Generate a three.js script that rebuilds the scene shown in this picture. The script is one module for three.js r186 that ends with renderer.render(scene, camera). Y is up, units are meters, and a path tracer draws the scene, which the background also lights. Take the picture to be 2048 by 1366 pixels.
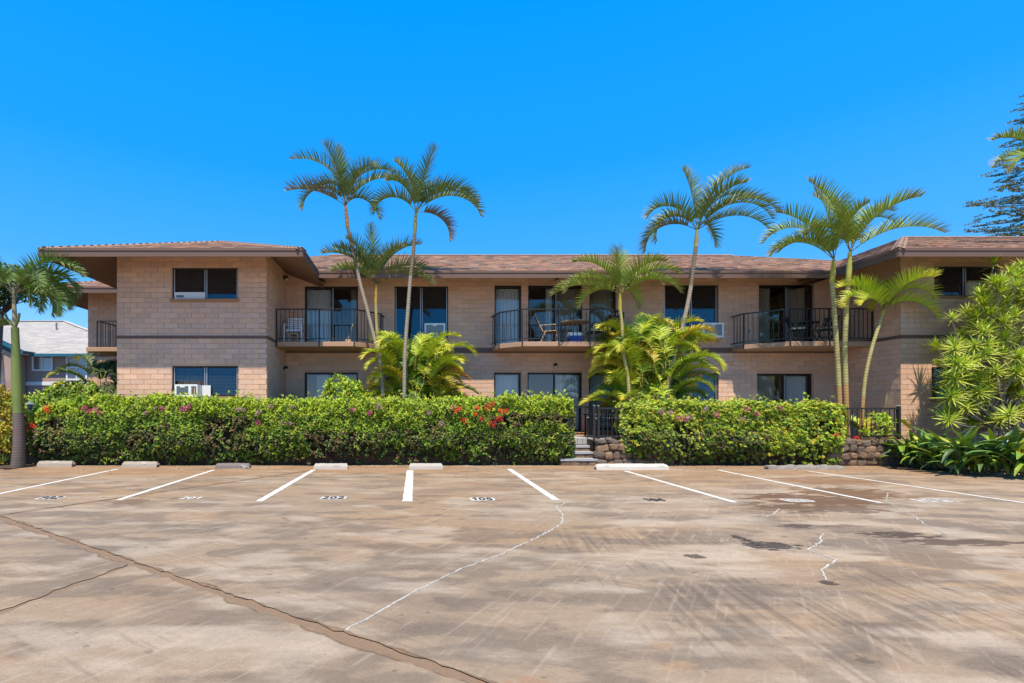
import * as THREE from 'three';
import { mergeGeometries } from 'three/addons/utils/BufferGeometryUtils.js';
import { FontLoader } from 'three/addons/loaders/FontLoader.js';
import { TextGeometry } from 'three/addons/geometries/TextGeometry.js';

// ------------------------------------------------------------------ camera, sky, sun, exposure
const scene = new THREE.Scene();
const FPX = 1000, CX = 825, CY = 820, CAMH = 1.56;           // lens in photo pixels (2048 x 1366), principal point, eye height
const fullH = 1640, fullW = 1640 * 2048 / 1366;
const camera = new THREE.PerspectiveCamera(2 * Math.atan(820 / FPX) * 180 / Math.PI, 2048 / 1366, 0.1, 600);
camera.position.set(0, CAMH, 0);
camera.lookAt(0, CAMH, -10);
camera.setViewOffset(fullW, fullH, fullW / 2 - CX, 0, 2048, 1366);
camera.updateProjectionMatrix();

const renderer = new THREE.WebGLRenderer({ antialias: true });
renderer.toneMapping = THREE.LinearToneMapping;
renderer.toneMappingExposure = 1.62;
renderer.shadowMap.enabled = true;

{ // clear tropical sky: deep blue overhead, paler towards the horizon, the same all round
  const W = 256, H = 256, d = new Float32Array(W * H * 4);
  const stops = [[-90, .30, .45, .62], [0, .56, .72, .88], [6, .20, .46, .80], [14, .050, .295, .70], [25, .009, .238, .68], [40, .0005, .212, .67], [90, .0005, .145, .52]];
  for (let j = 0; j < H; j++) {
    const el = (j + .5) / H * 180 - 90;
    let k = 0; while (k < stops.length - 2 && el > stops[k + 1][0]) k++;
    const a = stops[k], b = stops[k + 1], t = Math.min(1, Math.max(0, (el - a[0]) / (b[0] - a[0])));
    for (let i = 0; i < W; i++) for (let c = 0; c < 4; c++) d[(j * W + i) * 4 + c] = c === 3 ? 1 : a[c + 1] + (b[c + 1] - a[c + 1]) * t;
  }
  const sky = new THREE.DataTexture(d, W, H, THREE.RGBAFormat, THREE.FloatType);
  sky.mapping = THREE.EquirectangularReflectionMapping; sky.magFilter = THREE.LinearFilter; sky.needsUpdate = true;
  scene.background = sky; scene.environment = sky;
}
const sun = new THREE.DirectionalLight(new THREE.Color().setRGB(1, .89, .71), 4.15);
sun.position.set(-1.2 + 5, 22, 10 - 15); sun.target.position.set(5, 0, -15);
sun.castShadow = true; sun.shadow.mapSize.set(4096, 4096); sun.shadow.radius = 1;
Object.assign(sun.shadow.camera, { left: -22, right: 22, top: 22, bottom: -22, near: 1, far: 70 });
scene.add(sun, sun.target);

// ------------------------------------------------------------------ helpers
const mul = s => () => { s |= 0; s = s + 0x6D2B79F5 | 0; let t = Math.imul(s ^ s >>> 15, 1 | s); t = t + Math.imul(t ^ t >>> 7, 61 | t) ^ t; return ((t ^ t >>> 14) >>> 0) / 4294967296; };
let R = mul(11);
const rr = (a, b) => a + (b - a) * R();
const V = (x, y, z) => new THREE.Vector3(x, y, z);
const wx = (px, D) => (px - CX) * D / FPX, wy = (py, D) => CAMH + (CY - py) * D / FPX;   // a pixel on a plane D metres in front of the eye
const at = (px, py, D) => V(wx(px, D), wy(py, D), -D);
const onLot = (px, py) => { const D = FPX * CAMH / (py - CY); return [wx(px, D), D]; };      // a pixel on the ground
const lerp = (a, b, t) => a + (b - a) * t, clamp = (x, a = 0, b = 1) => Math.min(b, Math.max(a, x)), smooth = (a, b, x) => { const t = clamp((x - a) / (b - a)); return t * t * (3 - 2 * t); };
const used = new Map();
function numbered(n) { const k = used.get(n) || 0; used.set(n, k + 1); return k ? n + '_' + String(k).padStart(3, '0') : n; }
function tag(o, label, category, group, kind) { Object.assign(o.userData, { label, category }); if (group) o.userData.group = group; if (kind) o.userData.kind = kind; return o; }
function thing(name, label, category, group, pos) { const g = new THREE.Group(); g.name = numbered(name); if (pos) g.position.copy(pos); scene.add(g); return tag(g, label, category, group); }
function shadows(m) { m.castShadow = m.receiveShadow = true; return m; }
function mesh(name, geo, mat, parent) { const m = shadows(new THREE.Mesh(geo, mat)); m.name = parent ? name : numbered(name); (parent || scene).add(m); return m; }
function structure(name, geo, mat, label) { const m = mesh(name, geo, mat); m.userData.kind = 'structure'; m.userData.label = label; m.userData.category = name.replace(/_/g, ' '); return m; }

class MB {                                    // collects faces with explicit normals, uv in metres and vertex colours
  constructor() { this.p = []; this.n = []; this.u = []; this.c = []; this.col = [1, 1, 1]; this.uo = [0, 0]; }
  vert(p, n, u, v) { this.p.push(p.x, p.y, p.z); this.n.push(n.x, n.y, n.z); this.u.push(u + this.uo[0], v + this.uo[1]); this.c.push(...this.col); }
  quad(a, b, c, d, uv) {                      // counter-clockwise seen from outside
    const e1 = b.clone().sub(a), e2 = d.clone().sub(a); let n = e1.clone().cross(c.clone().sub(a)); if (n.lengthSq() < 1e-14) n = c.clone().sub(a).cross(e2); n.normalize();
    const w = e1.length(), h = e2.length(); uv = uv || [0, 0, w, 0, w, h, 0, h];
    const P = [a, b, c, d]; for (const i of [0, 1, 2, 0, 2, 3]) this.vert(P[i], n, uv[i * 2], uv[i * 2 + 1]); return this;
  }
  tri(a, b, c) { const n = b.clone().sub(a).cross(c.clone().sub(a)).normalize(); this.vert(a, n, 0, 0); this.vert(b, n, b.distanceTo(a), 0); this.vert(c, n, 0, c.distanceTo(a)); return this; }
  box(x0, x1, y0, y1, z0, z1) {
    if (z0 > z1) [z0, z1] = [z1, z0]; if (x0 > x1) [x0, x1] = [x1, x0]; if (y0 > y1) [y0, y1] = [y1, y0];
    const v = (x, y, z) => V(x, y, z);
    this.quad(v(x0, y0, z1), v(x1, y0, z1), v(x1, y1, z1), v(x0, y1, z1)); this.quad(v(x1, y0, z0), v(x0, y0, z0), v(x0, y1, z0), v(x1, y1, z0));
    this.quad(v(x1, y0, z1), v(x1, y0, z0), v(x1, y1, z0), v(x1, y1, z1)); this.quad(v(x0, y0, z0), v(x0, y0, z1), v(x0, y1, z1), v(x0, y1, z0));
    this.quad(v(x0, y1, z1), v(x1, y1, z1), v(x1, y1, z0), v(x0, y1, z0)); this.quad(v(x0, y0, z0), v(x1, y0, z0), v(x1, y0, z1), v(x0, y0, z1)); return this;
  }
  bar(a, b, w, h, up = V(0, 1, 0)) {          // a square bar from a to b
    const d = b.clone().sub(a).normalize(); if (Math.abs(d.dot(up)) > .98) up = V(0, 0, 1);
    const s = d.clone().cross(up).normalize().multiplyScalar(w / 2), t = s.clone().cross(d).normalize().multiplyScalar(h / 2);
    const k = (o, i, j) => o.clone().addScaledVector(s, i).addScaledVector(t, j);
    const A = [k(a, -1, -1), k(a, 1, -1), k(a, 1, 1), k(a, -1, 1)], B = [k(b, -1, -1), k(b, 1, -1), k(b, 1, 1), k(b, -1, 1)];
    for (let i = 0; i < 4; i++) { const j = (i + 1) % 4; this.quad(A[j], A[i], B[i], B[j]); } this.quad(A[0], A[1], A[2], A[3]); this.quad(B[3], B[2], B[1], B[0]); return this;
  }
  tube(pts, rad, segs = 8, colf) {            // smooth tube along points, rad a number or function of 0..1
    const n = pts.length, rings = []; let up = V(0, 0, 1), len = 0;
    for (let i = 0; i < n; i++) {
      const d = pts[Math.min(n - 1, i + 1)].clone().sub(pts[Math.max(0, i - 1)]).normalize(); if (Math.abs(d.dot(up)) > .95) up = V(1, 0, 0);
      const s = d.clone().cross(up).normalize(), t = s.clone().cross(d); up = t.clone().negate().cross(d).cross(d).normalize(); up = t;
      const f = i / (n - 1), r = typeof rad === 'function' ? rad(f) : rad; if (i) len += pts[i].distanceTo(pts[i - 1]);
      const ring = []; for (let k = 0; k <= segs; k++) { const a = k / segs * 6.2832, q = s.clone().multiplyScalar(Math.cos(a)).addScaledVector(t, Math.sin(a)); ring.push([pts[i].clone().addScaledVector(q, r), q, k / segs * 6.28 * Math.max(r, .03), len]); } rings.push([ring, f]);
    }
    for (let i = 0; i < n - 1; i++) for (let k = 0; k < segs; k++) {
      const [a, fa] = rings[i], [b, fb] = rings[i + 1], q = [[a[k], fa], [b[k + 1], fb], [a[k + 1], fa], [a[k], fa], [b[k], fb], [b[k + 1], fb]];
      for (const [v, f] of q) { if (colf) this.col = colf(f); this.vert(v[0], v[1], v[2], v[3]); }
    } return this;
  }
  blade(p, dir, side, len, wid, droop, segs = 3, prof) {   // a tapering leaf strip that bends down
    const d = dir.clone().normalize(), s = side.clone().normalize(); let c = p.clone(), L = [], step = len / segs;
    for (let i = 0; i <= segs; i++) { const t = i / segs, w = wid * (prof ? prof(t) : (1 - t * t) * .8 + .2 * (1 - t)) / 2; L.push([c.clone().addScaledVector(s, -w), c.clone().addScaledVector(s, w)]); c.addScaledVector(d, step); d.y -= droop / segs; d.normalize(); }
    for (let i = 0; i < segs; i++) { if (i === segs - 1 && !prof) this.tri(L[i][0], L[i][1], L[i + 1][0]); else this.quad(L[i][0], L[i][1], L[i + 1][1], L[i + 1][0]); } return this;
  }
  geo() {
    const g = new THREE.BufferGeometry(); g.setAttribute('position', new THREE.Float32BufferAttribute(this.p, 3)); g.setAttribute('normal', new THREE.Float32BufferAttribute(this.n, 3));
    g.setAttribute('uv', new THREE.Float32BufferAttribute(this.u, 2)); g.setAttribute('color', new THREE.Float32BufferAttribute(this.c, 3)); return g;
  }
  build(name, mat, parent) { return mesh(name, this.geo(), mat, parent); }
}
// tileable value noise
const hash = (x, y, s) => { let h = Math.imul(x, 374761393) + Math.imul(y, 668265263) + Math.imul(s, 974634543) | 0; h = Math.imul(h ^ h >>> 13, 1274126177); return ((h ^ h >>> 16) >>> 0) / 4294967296; };
function vn(x, y, s, per = 1 << 20) {
  const xi = Math.floor(x), yi = Math.floor(y), fx = x - xi, fy = y - yi, u = fx * fx * (3 - 2 * fx), v = fy * fy * (3 - 2 * fy), m = a => ((a % per) + per) % per;
  const a = hash(m(xi), m(yi), s), b = hash(m(xi + 1), m(yi), s), c = hash(m(xi), m(yi + 1), s), d = hash(m(xi + 1), m(yi + 1), s);
  return a + (b - a) * u + (c - a) * v + (a - b - c + d) * u * v;
}
const fbm = (x, y, s, o = 4) => { let t = 0, a = .5, n = 0; for (let i = 0; i < o; i++) { t += a * vn(x, y, s + i); n += a; a *= .5; x *= 2.03; y *= 2.03; } return t / n; };
function tex(w, h, fn, srgb, repeat) {       // fn(u, v) -> grey or [r,g,b] in 0..1
  const d = new Uint8Array(w * h * 4);
  for (let j = 0; j < h; j++) for (let i = 0; i < w; i++) { const q = fn((i + .5) / w, (j + .5) / h), o = (j * w + i) * 4; for (let c = 0; c < 3; c++) d[o + c] = clamp(Array.isArray(q) ? q[c] : q) * 255; d[o + 3] = 255; }
  const t = new THREE.DataTexture(d, w, h); t.wrapS = t.wrapT = THREE.RepeatWrapping; t.magFilter = THREE.LinearFilter; t.minFilter = THREE.LinearMipmapLinearFilter; t.generateMipmaps = true;
  if (srgb) t.colorSpace = THREE.SRGBColorSpace; if (repeat) t.repeat.set(repeat, repeat); t.needsUpdate = true; return t;
}
const toS = l => l <= .0031308 ? 12.92 * l : 1.055 * Math.pow(l, 1 / 2.4) - .055;
const grainB = tex(512, 512, (u, v) => .5 * vn(u * 64, v * 64, 1, 64) + .3 * vn(u * 128, v * 128, 2, 128) + .2 * vn(u * 256, v * 256, 3, 256));
const speck = tex(512, 512, (u, v) => { const a = vn(u * 90, v * 90, 5, 90), b = vn(u * 30, v * 30, 6, 30), c = vn(u * 8, v * 8, 7, 8); const k = .80 + .2 * (a * .5 + b * .3 + c * .2); const w = a > .82 ? .06 : 0; return [toS(clamp(k + w)), toS(clamp(k + w * .9)), toS(clamp(k + w * .9))]; }, true);
const std = (o) => new THREE.MeshStandardMaterial({ roughness: .85, ...o });
const lin = (r, g, b) => new THREE.Color().setRGB(r, g, b);
const M = {
  block: std({ color: lin(.78, .49, .34), vertexColors: true, map: speck, bumpMap: grainB, bumpScale: .006, roughness: .95 }),
  mortar: std({ color: lin(.66, .41, .28), map: speck, bumpMap: grainB, bumpScale: .004, roughness: .98 }),
  trim: std({ color: lin(.15, .085, .062), bumpMap: grainB, bumpScale: .001, roughness: .7 }),
  soffit: std({ color: lin(.21, .115, .08), map: speck, bumpMap: grainB, bumpScale: .001, roughness: .8 }),
  slabPaint: std({ color: lin(.48, .285, .18), map: speck, bumpMap: grainB, bumpScale: .002, roughness: .8 }),
  sill: std({ color: lin(.42, .22, .12), map: speck, bumpMap: grainB, bumpScale: .002, roughness: .8 }),
  shingle: std({ color: lin(1, 1, 1), vertexColors: true, map: speck, bumpMap: grainB, bumpScale: .003, roughness: .95 }),
  iron: std({ color: lin(.028, .027, .028), roughness: .45, metalness: .2 }),
  frame: std({ color: lin(.022, .02, .02), roughness: .5, metalness: .3 }),
  alu: std({ color: lin(.42, .43, .44), roughness: .45, metalness: .6 }),
  glass: new THREE.MeshPhysicalMaterial({ color: lin(.78, .82, .86), roughness: .02, transmission: 1, thickness: 0, ior: 1.95 }),
  louvre: new THREE.MeshPhysicalMaterial({ color: lin(.30, .33, .36), roughness: .05, transmission: .95, thickness: 0, ior: 1.9 }),
  curtain: std({ color: lin(.62, .64, .6), roughness: 1, side: THREE.DoubleSide }),
  drape: std({ color: lin(.36, .29, .22), roughness: 1, side: THREE.DoubleSide }),
  inside: std({ color: lin(.25, .21, .17), roughness: 1 }),
  white: std({ color: lin(.74, .74, .72), roughness: .5 }),
  grille: std({ color: lin(.16, .17, .18), roughness: .6 }),
  plastic: std({ color: lin(.84, .84, .83), roughness: .45 }),
  concrete: std({ color: lin(.40, .34, .28), map: speck, bumpMap: grainB, bumpScale: .004, roughness: .95 }),
  stopPale: std({ color: lin(.5, .45, .39), map: speck, bumpMap: grainB, bumpScale: .004, roughness: .95 }),
  paint: std({ color: lin(.70, .67, .61), map: speck, bumpMap: grainB, bumpScale: .001, roughness: .8 }),
  filler: std({ color: lin(.56, .53, .47), map: speck, roughness: 1 }),
  black: std({ color: lin(.02, .02, .02), roughness: .8 }),
  soil: std({ color: lin(.10, .062, .038), map: speck, bumpMap: grainB, bumpScale: .02, roughness: 1 }),
  stone: std({ color: lin(1, 1, 1), vertexColors: true, map: speck, bumpMap: grainB, bumpScale: .012, roughness: .95 }),
  bark: std({ color: lin(1, 1, 1), vertexColors: true, bumpMap: grainB, bumpScale: .004, roughness: .95 }),
  frond: new THREE.MeshPhysicalMaterial({ color: lin(1, 1, 1), vertexColors: true, roughness: .55, transmission: .38, thickness: 0, side: THREE.DoubleSide }),
  leaf: new THREE.MeshPhysicalMaterial({ color: lin(1, 1, 1), roughness: .6, transmission: .42, thickness: 0, side: THREE.DoubleSide }),
  petal: new THREE.MeshPhysicalMaterial({ color: lin(1, 1, 1), vertexColors: true, roughness: .8, transmission: .3, thickness: 0, side: THREE.DoubleSide }),
  teal: std({ color: lin(.012, .13, .20), roughness: .6 }),
  siding: std({ color: lin(.36, .26, .22), roughness: .8 }),
  tile: std({ color: lin(.50, .26, .12), roughness: .6 }),
  paver: std({ color: lin(.40, .40, .42), map: speck, bumpMap: grainB, bumpScale: .003, roughness: .9 }),
  sling: std({ color: lin(.16, .08, .05), roughness: .8 }),
  tan: std({ color: lin(.42, .33, .2), roughness: .5 }),
  blue: std({ color: lin(.01, .06, .35), roughness: .4 }),
  cushion: std({ color: lin(.5, .48, .33), roughness: .95 }),
};

// ------------------------------------------------------------------ the ground
{
  const land = new MB(); land.box(-250, 250, -.5, -.03, 30, -420); structure('ground', land.geo(), M.soil, 'brown soil lying under and beyond the concrete lot');
  const J1a = [-5.99, 7.26], J1b = [.386, 2.857];                                       // joints between the slabs, from the photograph, on the ground
  const dir = new THREE.Vector2(J1b[0] - J1a[0], J1b[1] - J1a[1]).normalize(), nor = new THREE.Vector2(-dir.y, dir.x);   // nor points away from the eye
  const side = (p, o, n) => (p[0] - o[0]) * n.x + (p[1] - o[1]) * n.y;
  const clip = (poly, o, n, off) => { const out = []; poly.forEach((a, i) => { const b = poly[(i + 1) % poly.length], da = side(a, o, n) - off, db = side(b, o, n) - off; if (da >= 0) out.push(a); if ((da >= 0) !== (db >= 0)) { const t = da / (da - db); out.push([lerp(a[0], b[0], t), lerp(a[1], b[1], t)]); } }); return out; };
  const neg = v => new THREE.Vector2(-v.x, -v.y);
  const J2 = [-2.87, 4.98], d2 = new THREE.Vector2(-.31, -1.13).normalize(), n2 = new THREE.Vector2(-d2.y, d2.x);
  const J3 = [-6.1, 7.45], d3 = new THREE.Vector2(2.95, 4.6).normalize(), n3 = new THREE.Vector2(-d3.y, d3.x);
  const whole = [[-24, -8], [28, -8], [28, 14.2], [-24, 14.2]], slabs = [];
  const far = clip(whole, J1a, nor, .045), near = clip(whole, J1a, neg(nor), .045);
  slabs.push(clip(near, J2, n2, .03), clip(near, J2, neg(n2), .03), clip(far, J3, n3, .012), clip(far, J3, neg(n3), .012));
  // what the slabs are stained with: a colour at every point of the lot
  const P = (px, py) => onLot(px, py);
  const blob = (px, py, rx, ry, k, r, g, b, s = 3) => { const [X, D] = P(px, py), dD = D - P(px, py + ry)[1]; return { X, D, rx: rx * D / FPX, rd: Math.max(.04, dD), k, c: [r, g, b], s: s + 1.2 / (rx * D / FPX) }; };
  const stains = [
    blob(1620, 1000, 120, 16, .95, .13, .07, .035), blob(1690, 985, 110, 13, .9, .14, .075, .035), blob(1570, 1016, 70, 10, .95, .12, .07, .04), blob(1690, 1018, 80, 8, .85, .13, .08, .05), blob(1660, 962, 110, 10, .85, .22, .12, .06),
    blob(1545, 1092, 62, 9, .9, .035, .025, .02, 9), blob(1490, 1080, 12, 12, .9, .03, .022, .018), blob(1390, 1113, 20, 5, .85, .05, .035, .025, 8), blob(1655, 1166, 18, 5, .9, .05, .035, .025),
    blob(1800, 1070, 75, 8, .95, .07, .045, .03, 6), blob(1920, 1085, 130, 8, .9, .10, .065, .045, 6), blob(1680, 1052, 40, 4, .6, .10, .06, .04), blob(1590, 1052, 40, 5, .8, .06, .04, .03, 8),
    blob(265, 1003, 36, 6, .95, .17, .11, .07), blob(60, 950, 80, 7, .5, .20, .11, .06), blob(1500, 945, 200, 5, .4, .25, .15, .08), blob(1850, 950, 140, 9, .35, .27, .16, .09), blob(700, 945, 200, 4, .35, .27, .16, .09), blob(350, 945, 240, 5, .4, .27, .16, .09),
    blob(900, 975, 160, 14, .2, .34, .22, .13), blob(1000, 970, 60, 5, .45, .16, .12, .10, 5), blob(720, 1180, 90, 40, .22, .16, .13, .11), blob(620, 1090, 120, 20, .18, .17, .14, .12), blob(950, 1280, 70, 30, .25, .16, .13, .11), blob(560, 1160, 60, 12, .25, .17, .14, .12),
    blob(1270, 1140, 120, 14, .25, .15, .13, .12), blob(1130, 1070, 60, 12, .25, .15, .12, .10), blob(1180, 1330, 60, 18, .3, .13, .10, .09), blob(150, 1100, 70, 14, .3, .15, .13, .12), blob(520, 1045, 40, 6, .3, .15, .12, .10), blob(790, 990, 30, 6, .4, .15, .12, .1), blob(1520, 1250, 80, 20, .18, .16, .14, .13),
    blob(1350, 1330, 45, 14, .35, .42, .25, .13, 5), blob(1060, 1365, 50, 14, .6, .30, .17, .10, 5), blob(1320, 1290, 25, 12, .3, .45, .28, .15, 5), blob(1780, 1180, 120, 20, .16, .30, .20, .12),
  ];
  const [jx, jd] = J1a;
  const stainAt = (X, D) => {
    const w = fbm(X * .5, D * .5, 20, 3), big = fbm(X * .35 + 9, D * .8, 31, 4), ca = X * dir.x + D * dir.y, cb = X * nor.x + D * nor.y, mid = fbm(X * 1.9 + 2 * w, D * 4.2, 41, 6), fine = fbm(X * 9, D * 14, 51, 3), gr = hash(Math.floor(X * 160), Math.floor(D * 160), 3), gr2 = vn(X * 60, D * 60, 77);
    let r = .315, g = .238, b = .172;                                                     // weathered concrete
    const warm = smooth(.45, .7, big); r = lerp(r, .33, warm * .8); g = lerp(g, .222, warm * .8); b = lerp(b, .135, warm * .8);
    const dark = smooth(.44, .62, mid) * .54; r = lerp(r, .135, dark); g = lerp(g, .108, dark); b = lerp(b, .09, dark);
    const dk2 = smooth(.53, .8, fbm(X * 1.1 + 40, D * 1.9, 61, 6)) * .42; r = lerp(r, .14, dk2); g = lerp(g, .105, dk2); b = lerp(b, .082, dk2);
    const pale = smooth(.48, .72, fbm(X * 1.3, D * 3.2, 71, 6)) * .6; r = lerp(r, .45, pale); g = lerp(g, .375, pale); b = lerp(b, .305, pale);
    const scr = smooth(.60, .78, fbm(ca * 1.5, cb * 26, 201, 4)) * smooth(.4, .6, fbm(X * .9, D * 1.1, 211, 3)) * .35; r = lerp(r, .17, scr); g = lerp(g, .13, scr); b = lerp(b, .10, scr);
    const sc2 = smooth(.62, .8, fbm(cb * 2, ca * 30 + 7, 221, 4)) * .3; r = lerp(r, .46, sc2); g = lerp(g, .38, sc2); b = lerp(b, .31, sc2);
    const cx = Math.floor(X / .45), cd = Math.floor(D / .45); for (let i = -1; i < 2; i++) for (let j = -1; j < 2; j++) { const h = hash(cx + i, cd + j, 231); if (h > .42) continue; const sx = (cx + i + hash(cx + i, cd + j, 232)) * .45, sd = (cd + j + hash(cx + i, cd + j, 233)) * .45, rad = .012 + .05 * Math.pow(hash(cx + i, cd + j, 234), 3), q = Math.hypot(X - sx, D - sd) / rad + (gr2 - .5) * .9; if (q < 1.2) { const a = (1 - smooth(.6, 1.1, q)) * (.35 + .4 * h); r = lerp(r, .075, a); g = lerp(g, .058, a); b = lerp(b, .045, a); } }
    // ribs left by the power washer, fanning through the middle of the lot
    const rib = smooth(.35, .75, vn((X - D * .12) * 28 + 1.6 * w, D * 1.8, 83)), rz = smooth(.8, 2.2, X) * (1 - smooth(4.2, 6, X)) * (1 - smooth(5.6, 7.4, D)) * smooth(.38, .6, fbm(X * .8, D * 1.5, 81, 3));
    const k = 1 - .26 * rz * rib; r *= k; g *= k; b *= k;
    const streak = .86 + .24 * fbm(X * 1.2, D * 22, 91, 3) * (.4 + .6 * smooth(1, 4, X)) + .16 * (fine - .5); r *= streak; g *= streak; b *= streak;
    const sp = .86 + .28 * (.5 * gr + .5 * gr2); r *= sp; g *= sp; b *= sp;
    for (const s of stains) {
      const dx = (X - s.X) / s.rx, dd = (D - s.D) / s.rd, q = dx * dx + dd * dd; if (q > 4) continue;
      const edge = q + (fbm(X * s.s, D * s.s * 2.6, 101, 6) - .5) * 2.8, a = s.k * (1 - smooth(.5, 1.0, edge)); if (a <= 0) continue;
      r = lerp(r, s.c[0], a); g = lerp(g, s.c[1], a); b = lerp(b, s.c[2], a);
    }
    // dirt washed along the joints
    const bk = smooth(8, 12.5, D) * .55 * smooth(.3, .6, fbm(X * .45, D * .9, 143, 4)); r = lerp(r, .31, bk); g = lerp(g, .195, bk); b = lerp(b, .11, bk);
    const t1 = (X - jx) * nor.x + (D - jd) * nor.y, m1 = Math.abs(t1) - .03 - .13 * (fbm(X * 4, D * 4, 111, 5) - .28); if (m1 < .03) { const a = .85 * (1 - smooth(-.012, .012, m1)), rim = smooth(-.03, -.004, m1), q = .8 + .5 * fbm(X * 20, D * 20, 117, 3); r = lerp(r, lerp(.21, .10, rim) * q, a); g = lerp(g, lerp(.135, .064, rim) * q, a); b = lerp(b, lerp(.078, .04, rim) * q, a); }
    const t3 = (X - J3[0]) * n3.x + (D - J3[1]) * n3.y; if (t1 > 0 && Math.abs(t3) < .3) { const a = .6 * (1 - smooth(.02, .05 + .16 * fbm(X, D * 2, 121, 3), Math.abs(t3))); r = lerp(r, .19, a); g = lerp(g, .115, a); b = lerp(b, .065, a); }
    const e = 13.2 - D; if (e < 1.2) { const a = .45 * smooth(1.2, .1, e) * smooth(.35, .65, fbm(X * .7, D * 3, 131, 4)); r = lerp(r, .30, a); g = lerp(g, .165, a); b = lerp(b, .09, a); }
    return [toS(r * .98), toS(g * .94), toS(b * .84)];
  };
  const sheet = (x0, x1, D0, D1, w, h) => { const t = tex(w, h, (u, v) => stainAt(lerp(x0, x1, u), lerp(D0, D1, v)), true); t.wrapS = t.wrapT = THREE.MirroredRepeatWrapping; t.repeat.set(1 / (x1 - x0), 1 / (D1 - D0)); t.offset.set(-x0 / (x1 - x0), -D0 / (D1 - D0)); return t; };
  const SPLIT = 6.4, fineB = grainB.clone(); fineB.repeat.set(1.6, 1.6);
  const mats = [[-7.5, 9.5, 2.2, 6.5, 2048, 1024], [-14, 20, 6.3, 14.3, 2048, 1024]].map(a => std({ map: sheet(...a), bumpMap: fineB, bumpScale: .003, roughness: .92 }));
  const pos = [], uv = [], nrm = [], groups = [];
  const rough = poly => { const out = []; poly.forEach((a, i) => { const b = poly[(i + 1) % poly.length], L = Math.hypot(b[0] - a[0], b[1] - a[1]), n = Math.min(400, Math.ceil(L / .045)), joint = Math.abs(a[0]) < 23 && Math.abs(b[0]) < 27 || Math.abs((b[1] - a[1]) * (b[0] - a[0])) > .5; out.push(a); if (joint && Math.abs((b[1] - a[1]) * (b[0] - a[0])) > .01) { const ux = -(b[1] - a[1]) / L, uy = (b[0] - a[0]) / L; for (let k = 1; k < n; k++) { const t = k / n, x = lerp(a[0], b[0], t), y = lerp(a[1], b[1], t), o = (fbm(x * 9, y * 9, 141, 4) - .5) * .09; out.push([x + ux * o, y + uy * o]); } } }); return out; };
  const pieces = [[], []];
  for (const s of slabs) { pieces[0].push(rough(clip(s, [0, SPLIT], { x: 0, y: -1 }, 0))); pieces[1].push(rough(clip(s, [0, SPLIT], { x: 0, y: 1 }, 0))); }
  pieces.forEach((list, m) => { const start = pos.length / 3; for (const poly of list) { if (poly.length < 3) continue; const g = new THREE.ShapeGeometry(new THREE.Shape(poly.map(p => new THREE.Vector2(p[0], p[1])))).toNonIndexed(), q = g.attributes.position; for (let i = 0; i < q.count; i++) { pos.push(q.getX(i), 0, -q.getY(i)); nrm.push(0, 1, 0); uv.push(q.getX(i), q.getY(i)); } } groups.push([start, pos.length / 3 - start, m]); });
  const g = new THREE.BufferGeometry(); g.setAttribute('position', new THREE.Float32BufferAttribute(pos, 3)); g.setAttribute('normal', new THREE.Float32BufferAttribute(nrm, 3)); g.setAttribute('uv', new THREE.Float32BufferAttribute(uv, 2)); groups.forEach(a => g.addGroup(...a));
  structure('parking_lot', g, mats, 'stained concrete parking lot of large slabs with dirt filled joints');
  // dirt lying in the joints, a little below the slabs
  const dirt = new MB(), strip = (o, d, a, b, w, y) => { const n = Math.ceil((b - a) / .2), q = V(-d.y, 0, -d.x); for (let i = 0; i < n; i++) { const t0 = lerp(a, b, i / n), t1 = lerp(a, b, (i + 1) / n), A = V(o[0] + d.x * t0, y + .001 * R(), -(o[1] + d.y * t0)), B = V(o[0] + d.x * t1, y + .001 * R(), -(o[1] + d.y * t1)); const Q = [A.clone().addScaledVector(q, -w), B.clone().addScaledVector(q, -w), B.clone().addScaledVector(q, w), A.clone().addScaledVector(q, w)]; if (Q[1].clone().sub(Q[0]).cross(Q[2].clone().sub(Q[0])).y < 0) Q.reverse(); dirt.quad(...Q); } };
  strip(J1a, dir, -9, 16, .11, -.009); strip(J2, d2, 0, 7, .06, -.0075); strip(J3, d3, 0, 9, .05, -.0065);
  structure('joint_dirt', dirt.geo(), std({ color: lin(.24, .155, .092), map: speck, bumpMap: grainB, bumpScale: .004, roughness: 1 }), 'brown dirt filling the joints between the concrete slabs');
  // white filled cracks, thin raised beads
  const crack = (pts, w, label) => { const mb = new MB(), L = []; for (let i = 0; i < pts.length - 1; i++) { const a = onLot(...pts[i]), b = onLot(...pts[i + 1]), n = Math.max(2, Math.ceil(Math.hypot(b[0] - a[0], b[1] - a[1]) / .07)); for (let k = 0; k < n; k++) { const t = k / n, j = k ? .013 : 0; L.push(V(lerp(a[0], b[0], t) + rr(-j, j), .002, -(lerp(a[1], b[1], t) + rr(-j, j)))); } } const e = onLot(...pts[pts.length - 1]); L.push(V(e[0], .002, -e[1]));
    for (let i = 0; i < L.length - 1; i++) { const d = L[i + 1].clone().sub(L[i]).normalize(), q = V(-d.z, 0, d.x), a = w * rr(.35, 1.6), b = w * rr(.35, 1.6); mb.quad(L[i].clone().addScaledVector(q, -a), L[i].clone().addScaledVector(q, a), L[i + 1].clone().addScaledVector(q, b), L[i + 1].clone().addScaledVector(q, -b)); const up = V(0, .004, 0); mb.quad(L[i].clone().addScaledVector(q, a * .6).add(up), L[i].clone().addScaledVector(q, -a * .6).add(up), L[i + 1].clone().addScaledVector(q, -b * .6).add(up), L[i + 1].clone().addScaledVector(q, b * .6).add(up)); }
    tag(mb.build('crack_filler', M.filler), label, 'crack filler', 'white filled cracks in the concrete'); };
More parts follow.
